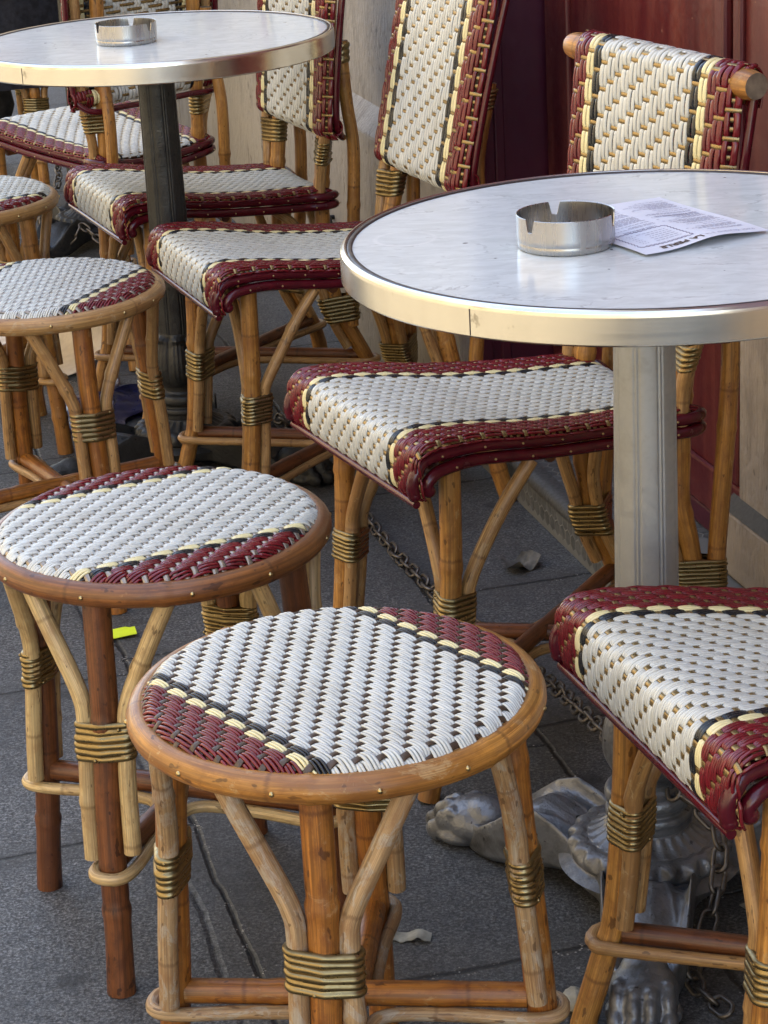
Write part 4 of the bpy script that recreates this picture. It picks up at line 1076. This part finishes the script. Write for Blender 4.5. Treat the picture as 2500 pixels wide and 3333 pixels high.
# ------------------------------------------------------------------ seated person beyond the tables
stool((-.895, 6.09), R(20), -78, ME['stoolC'], M['bam_rimpale'], M['bam_honey'], M['cane'], 'stool under the seated person, only one braced leg showing', seed=6)
def person():
    root = empty('person', (-.905, 6.13, .46)); tag(root, 'person in dark navy clothes sitting on a stool, seen from behind at the upper left', 'person')
    V = []; E = []; Rr = []
    def add(p, r, par=None):
        V.append(p); Rr.append(r)
        if par is not None: E.append((par, len(V) - 1))
        return len(V) - 1
    pel = add((0, 0, .11), (.19, .15)); ab = add((0, .01, .24), (.17, .125), pel); ch = add((0, -.005, .40), (.19, .125), ab); sh = add((0, .0, .50), (.15, .10), ch); nk = add((0, .02, .58), (.058, .058), sh)
    hd = add((0, .035, .66), (.075, .09), nk); hd2 = add((0, .035, .755), (.075, .09), hd)
    for s in (-1, 1):
        th = add((s * .105, .10, .085), (.095, .09), pel); kn = add((s * .14, .42, .08), (.062, .062), th); an = add((s * .14, .44, -.34), (.042, .045), kn); ft = add((s * .145, .58, -.40), (.04, .035), an)
        so = add((s * .18, .0, .475), (.07, .07), sh); el = add((s * .235, .10, .25), (.048, .048), so); wr = add((s * .15, .34, .20), (.032, .032), el); hn = add((s * .13, .42, .18), (.035, .022), wr)
    me = bpy.data.meshes.new('body'); me.from_pydata(V, E, []); o = bpy.data.objects.new('body', me); COL.objects.link(o)
    o.modifiers.new('Skin', 'SKIN')
    for i, r in enumerate(Rr): me.skin_vertices[0].data[i].radius = r
    me.skin_vertices[0].data[0].use_root = True
    s = o.modifiers.new('Sub', 'SUBSURF'); s.levels = 2; s.render_levels = 2
    dg = bpy.context.evaluated_depsgraph_get(); m2 = bpy.data.meshes.new_from_object(o.evaluated_get(dg)); bpy.data.objects.remove(o)
    m2.materials.clear()
    for mm in (M['navy'], M['trouser'], M['skin']): m2.materials.append(mm)
    for p in m2.polygons:
        c = p.center
        p.material_index = 2 if c.z > .585 or (c.z > .1 and c.y > .36 and c.z < .3 and abs(c.x) < .2 and c.z > .15) else (1 if c.z < .13 else 0)
        p.use_smooth = True
    # soft cloth folds
    for v in m2.vertices:
        if v.co.z < .56: v.co += v.normal * (.006 * math.sin(v.co.z * 60 + v.co.x * 38 + 3 * math.sin(v.co.x * 20)))
    b = inst('body', m2, root)
    mb = MB(); mb.sphere((0, .022, .735), (.087, .098, .105), 24, 16, 0); mb.build('hair', [M['hair']], root)
    mb = MB(); ph = np.linspace(0, 2 * PI, 120, endpoint=False); rows = []
    for z, rx, ry in ((-.13, .255, .21), (-.08, .25, .205), (.0, .235, .19), (.08, .215, .17), (.16, .20, .155), (.26, .19, .14)):
        k = 1 + .018 * np.sin(ph * 9 + z * 14) + .012 * np.sin(ph * 17 - z * 20)
        rows.append(np.stack([rx * k * np.cos(ph), ry * k * np.sin(ph) - .01, np.full(120, z)], -1))
    mb.grid(np.array(rows), 0, True); mb.build('coat', [M['navy']], root)
    root.rotation_euler = (0, 0, R(38))
person()

# ------------------------------------------------------------------ light
SUN_EL = 64
sd = np.array([-Nn[0] * math.cos(R(SUN_EL)), -Nn[1] * math.cos(R(SUN_EL)), math.sin(R(SUN_EL))])   # towards the sun
w = bpy.data.worlds.new('World'); scene.world = w; w.use_nodes = True
sky = w.node_tree.nodes.new('ShaderNodeTexSky'); sky.sky_type = 'NISHITA'; sky.sun_disc = False
sky.sun_elevation = R(SUN_EL); sky.sun_rotation = math.atan2(sd[0], sd[1]); sky.air_density = 1.0; sky.dust_density = .6; sky.ozone_density = .6
hs = w.node_tree.nodes.new('ShaderNodeHueSaturation'); hs.inputs['Saturation'].default_value = .72
w.node_tree.links.new(sky.outputs[0], hs.inputs['Color'])
bg = w.node_tree.nodes['Background']; w.node_tree.links.new(hs.outputs[0], bg.inputs[0]); bg.inputs[1].default_value = .15
sl = bpy.data.lights.new('sun', 'SUN'); sl.energy = 4.0; sl.angle = R(.5); sl.color = (1, .93, .82)
so = bpy.data.objects.new('sun', sl); COL.objects.link(so); so.rotation_euler = Vector(-sd).to_track_quat('-Z', 'Y').to_euler(); so.location = (0, 0, 12)

# ------------------------------------------------------------------ camera
f_px, pitch, roll, camh = 7253.614, .35223, -.054502, 1.261
fw = np.array([0, math.cos(pitch), -math.sin(pitch)]); up = np.array([0, math.sin(pitch), math.cos(pitch)]); rt = np.array([1.0, 0, 0])
r2 = rt * math.cos(roll) + up * math.sin(roll); u2 = -rt * math.sin(roll) + up * math.cos(roll)
cd = bpy.data.cameras.new('camera'); cd.sensor_fit = 'HORIZONTAL'; cd.sensor_width = 36; cd.lens = f_px / 2500 * 36; cd.clip_start = .05; cd.clip_end = 300
cam = bpy.data.objects.new('camera', cd); COL.objects.link(cam)
mw_ = Matrix(((r2[0], u2[0], -fw[0], 0), (r2[1], u2[1], -fw[1], 0), (r2[2], u2[2], -fw[2], camh), (0, 0, 0, 1))); cam.matrix_world = mw_
scene.camera = cam
vs = scene.view_settings; vs.view_transform = 'Standard'; vs.look = 'None'; vs.gamma = 1; vs.exposure = 2.3
scene.cycles.max_bounces = 8; scene.cycles.diffuse_bounces = 4; scene.cycles.glossy_bounces = 4; scene.cycles.use_denoising = True
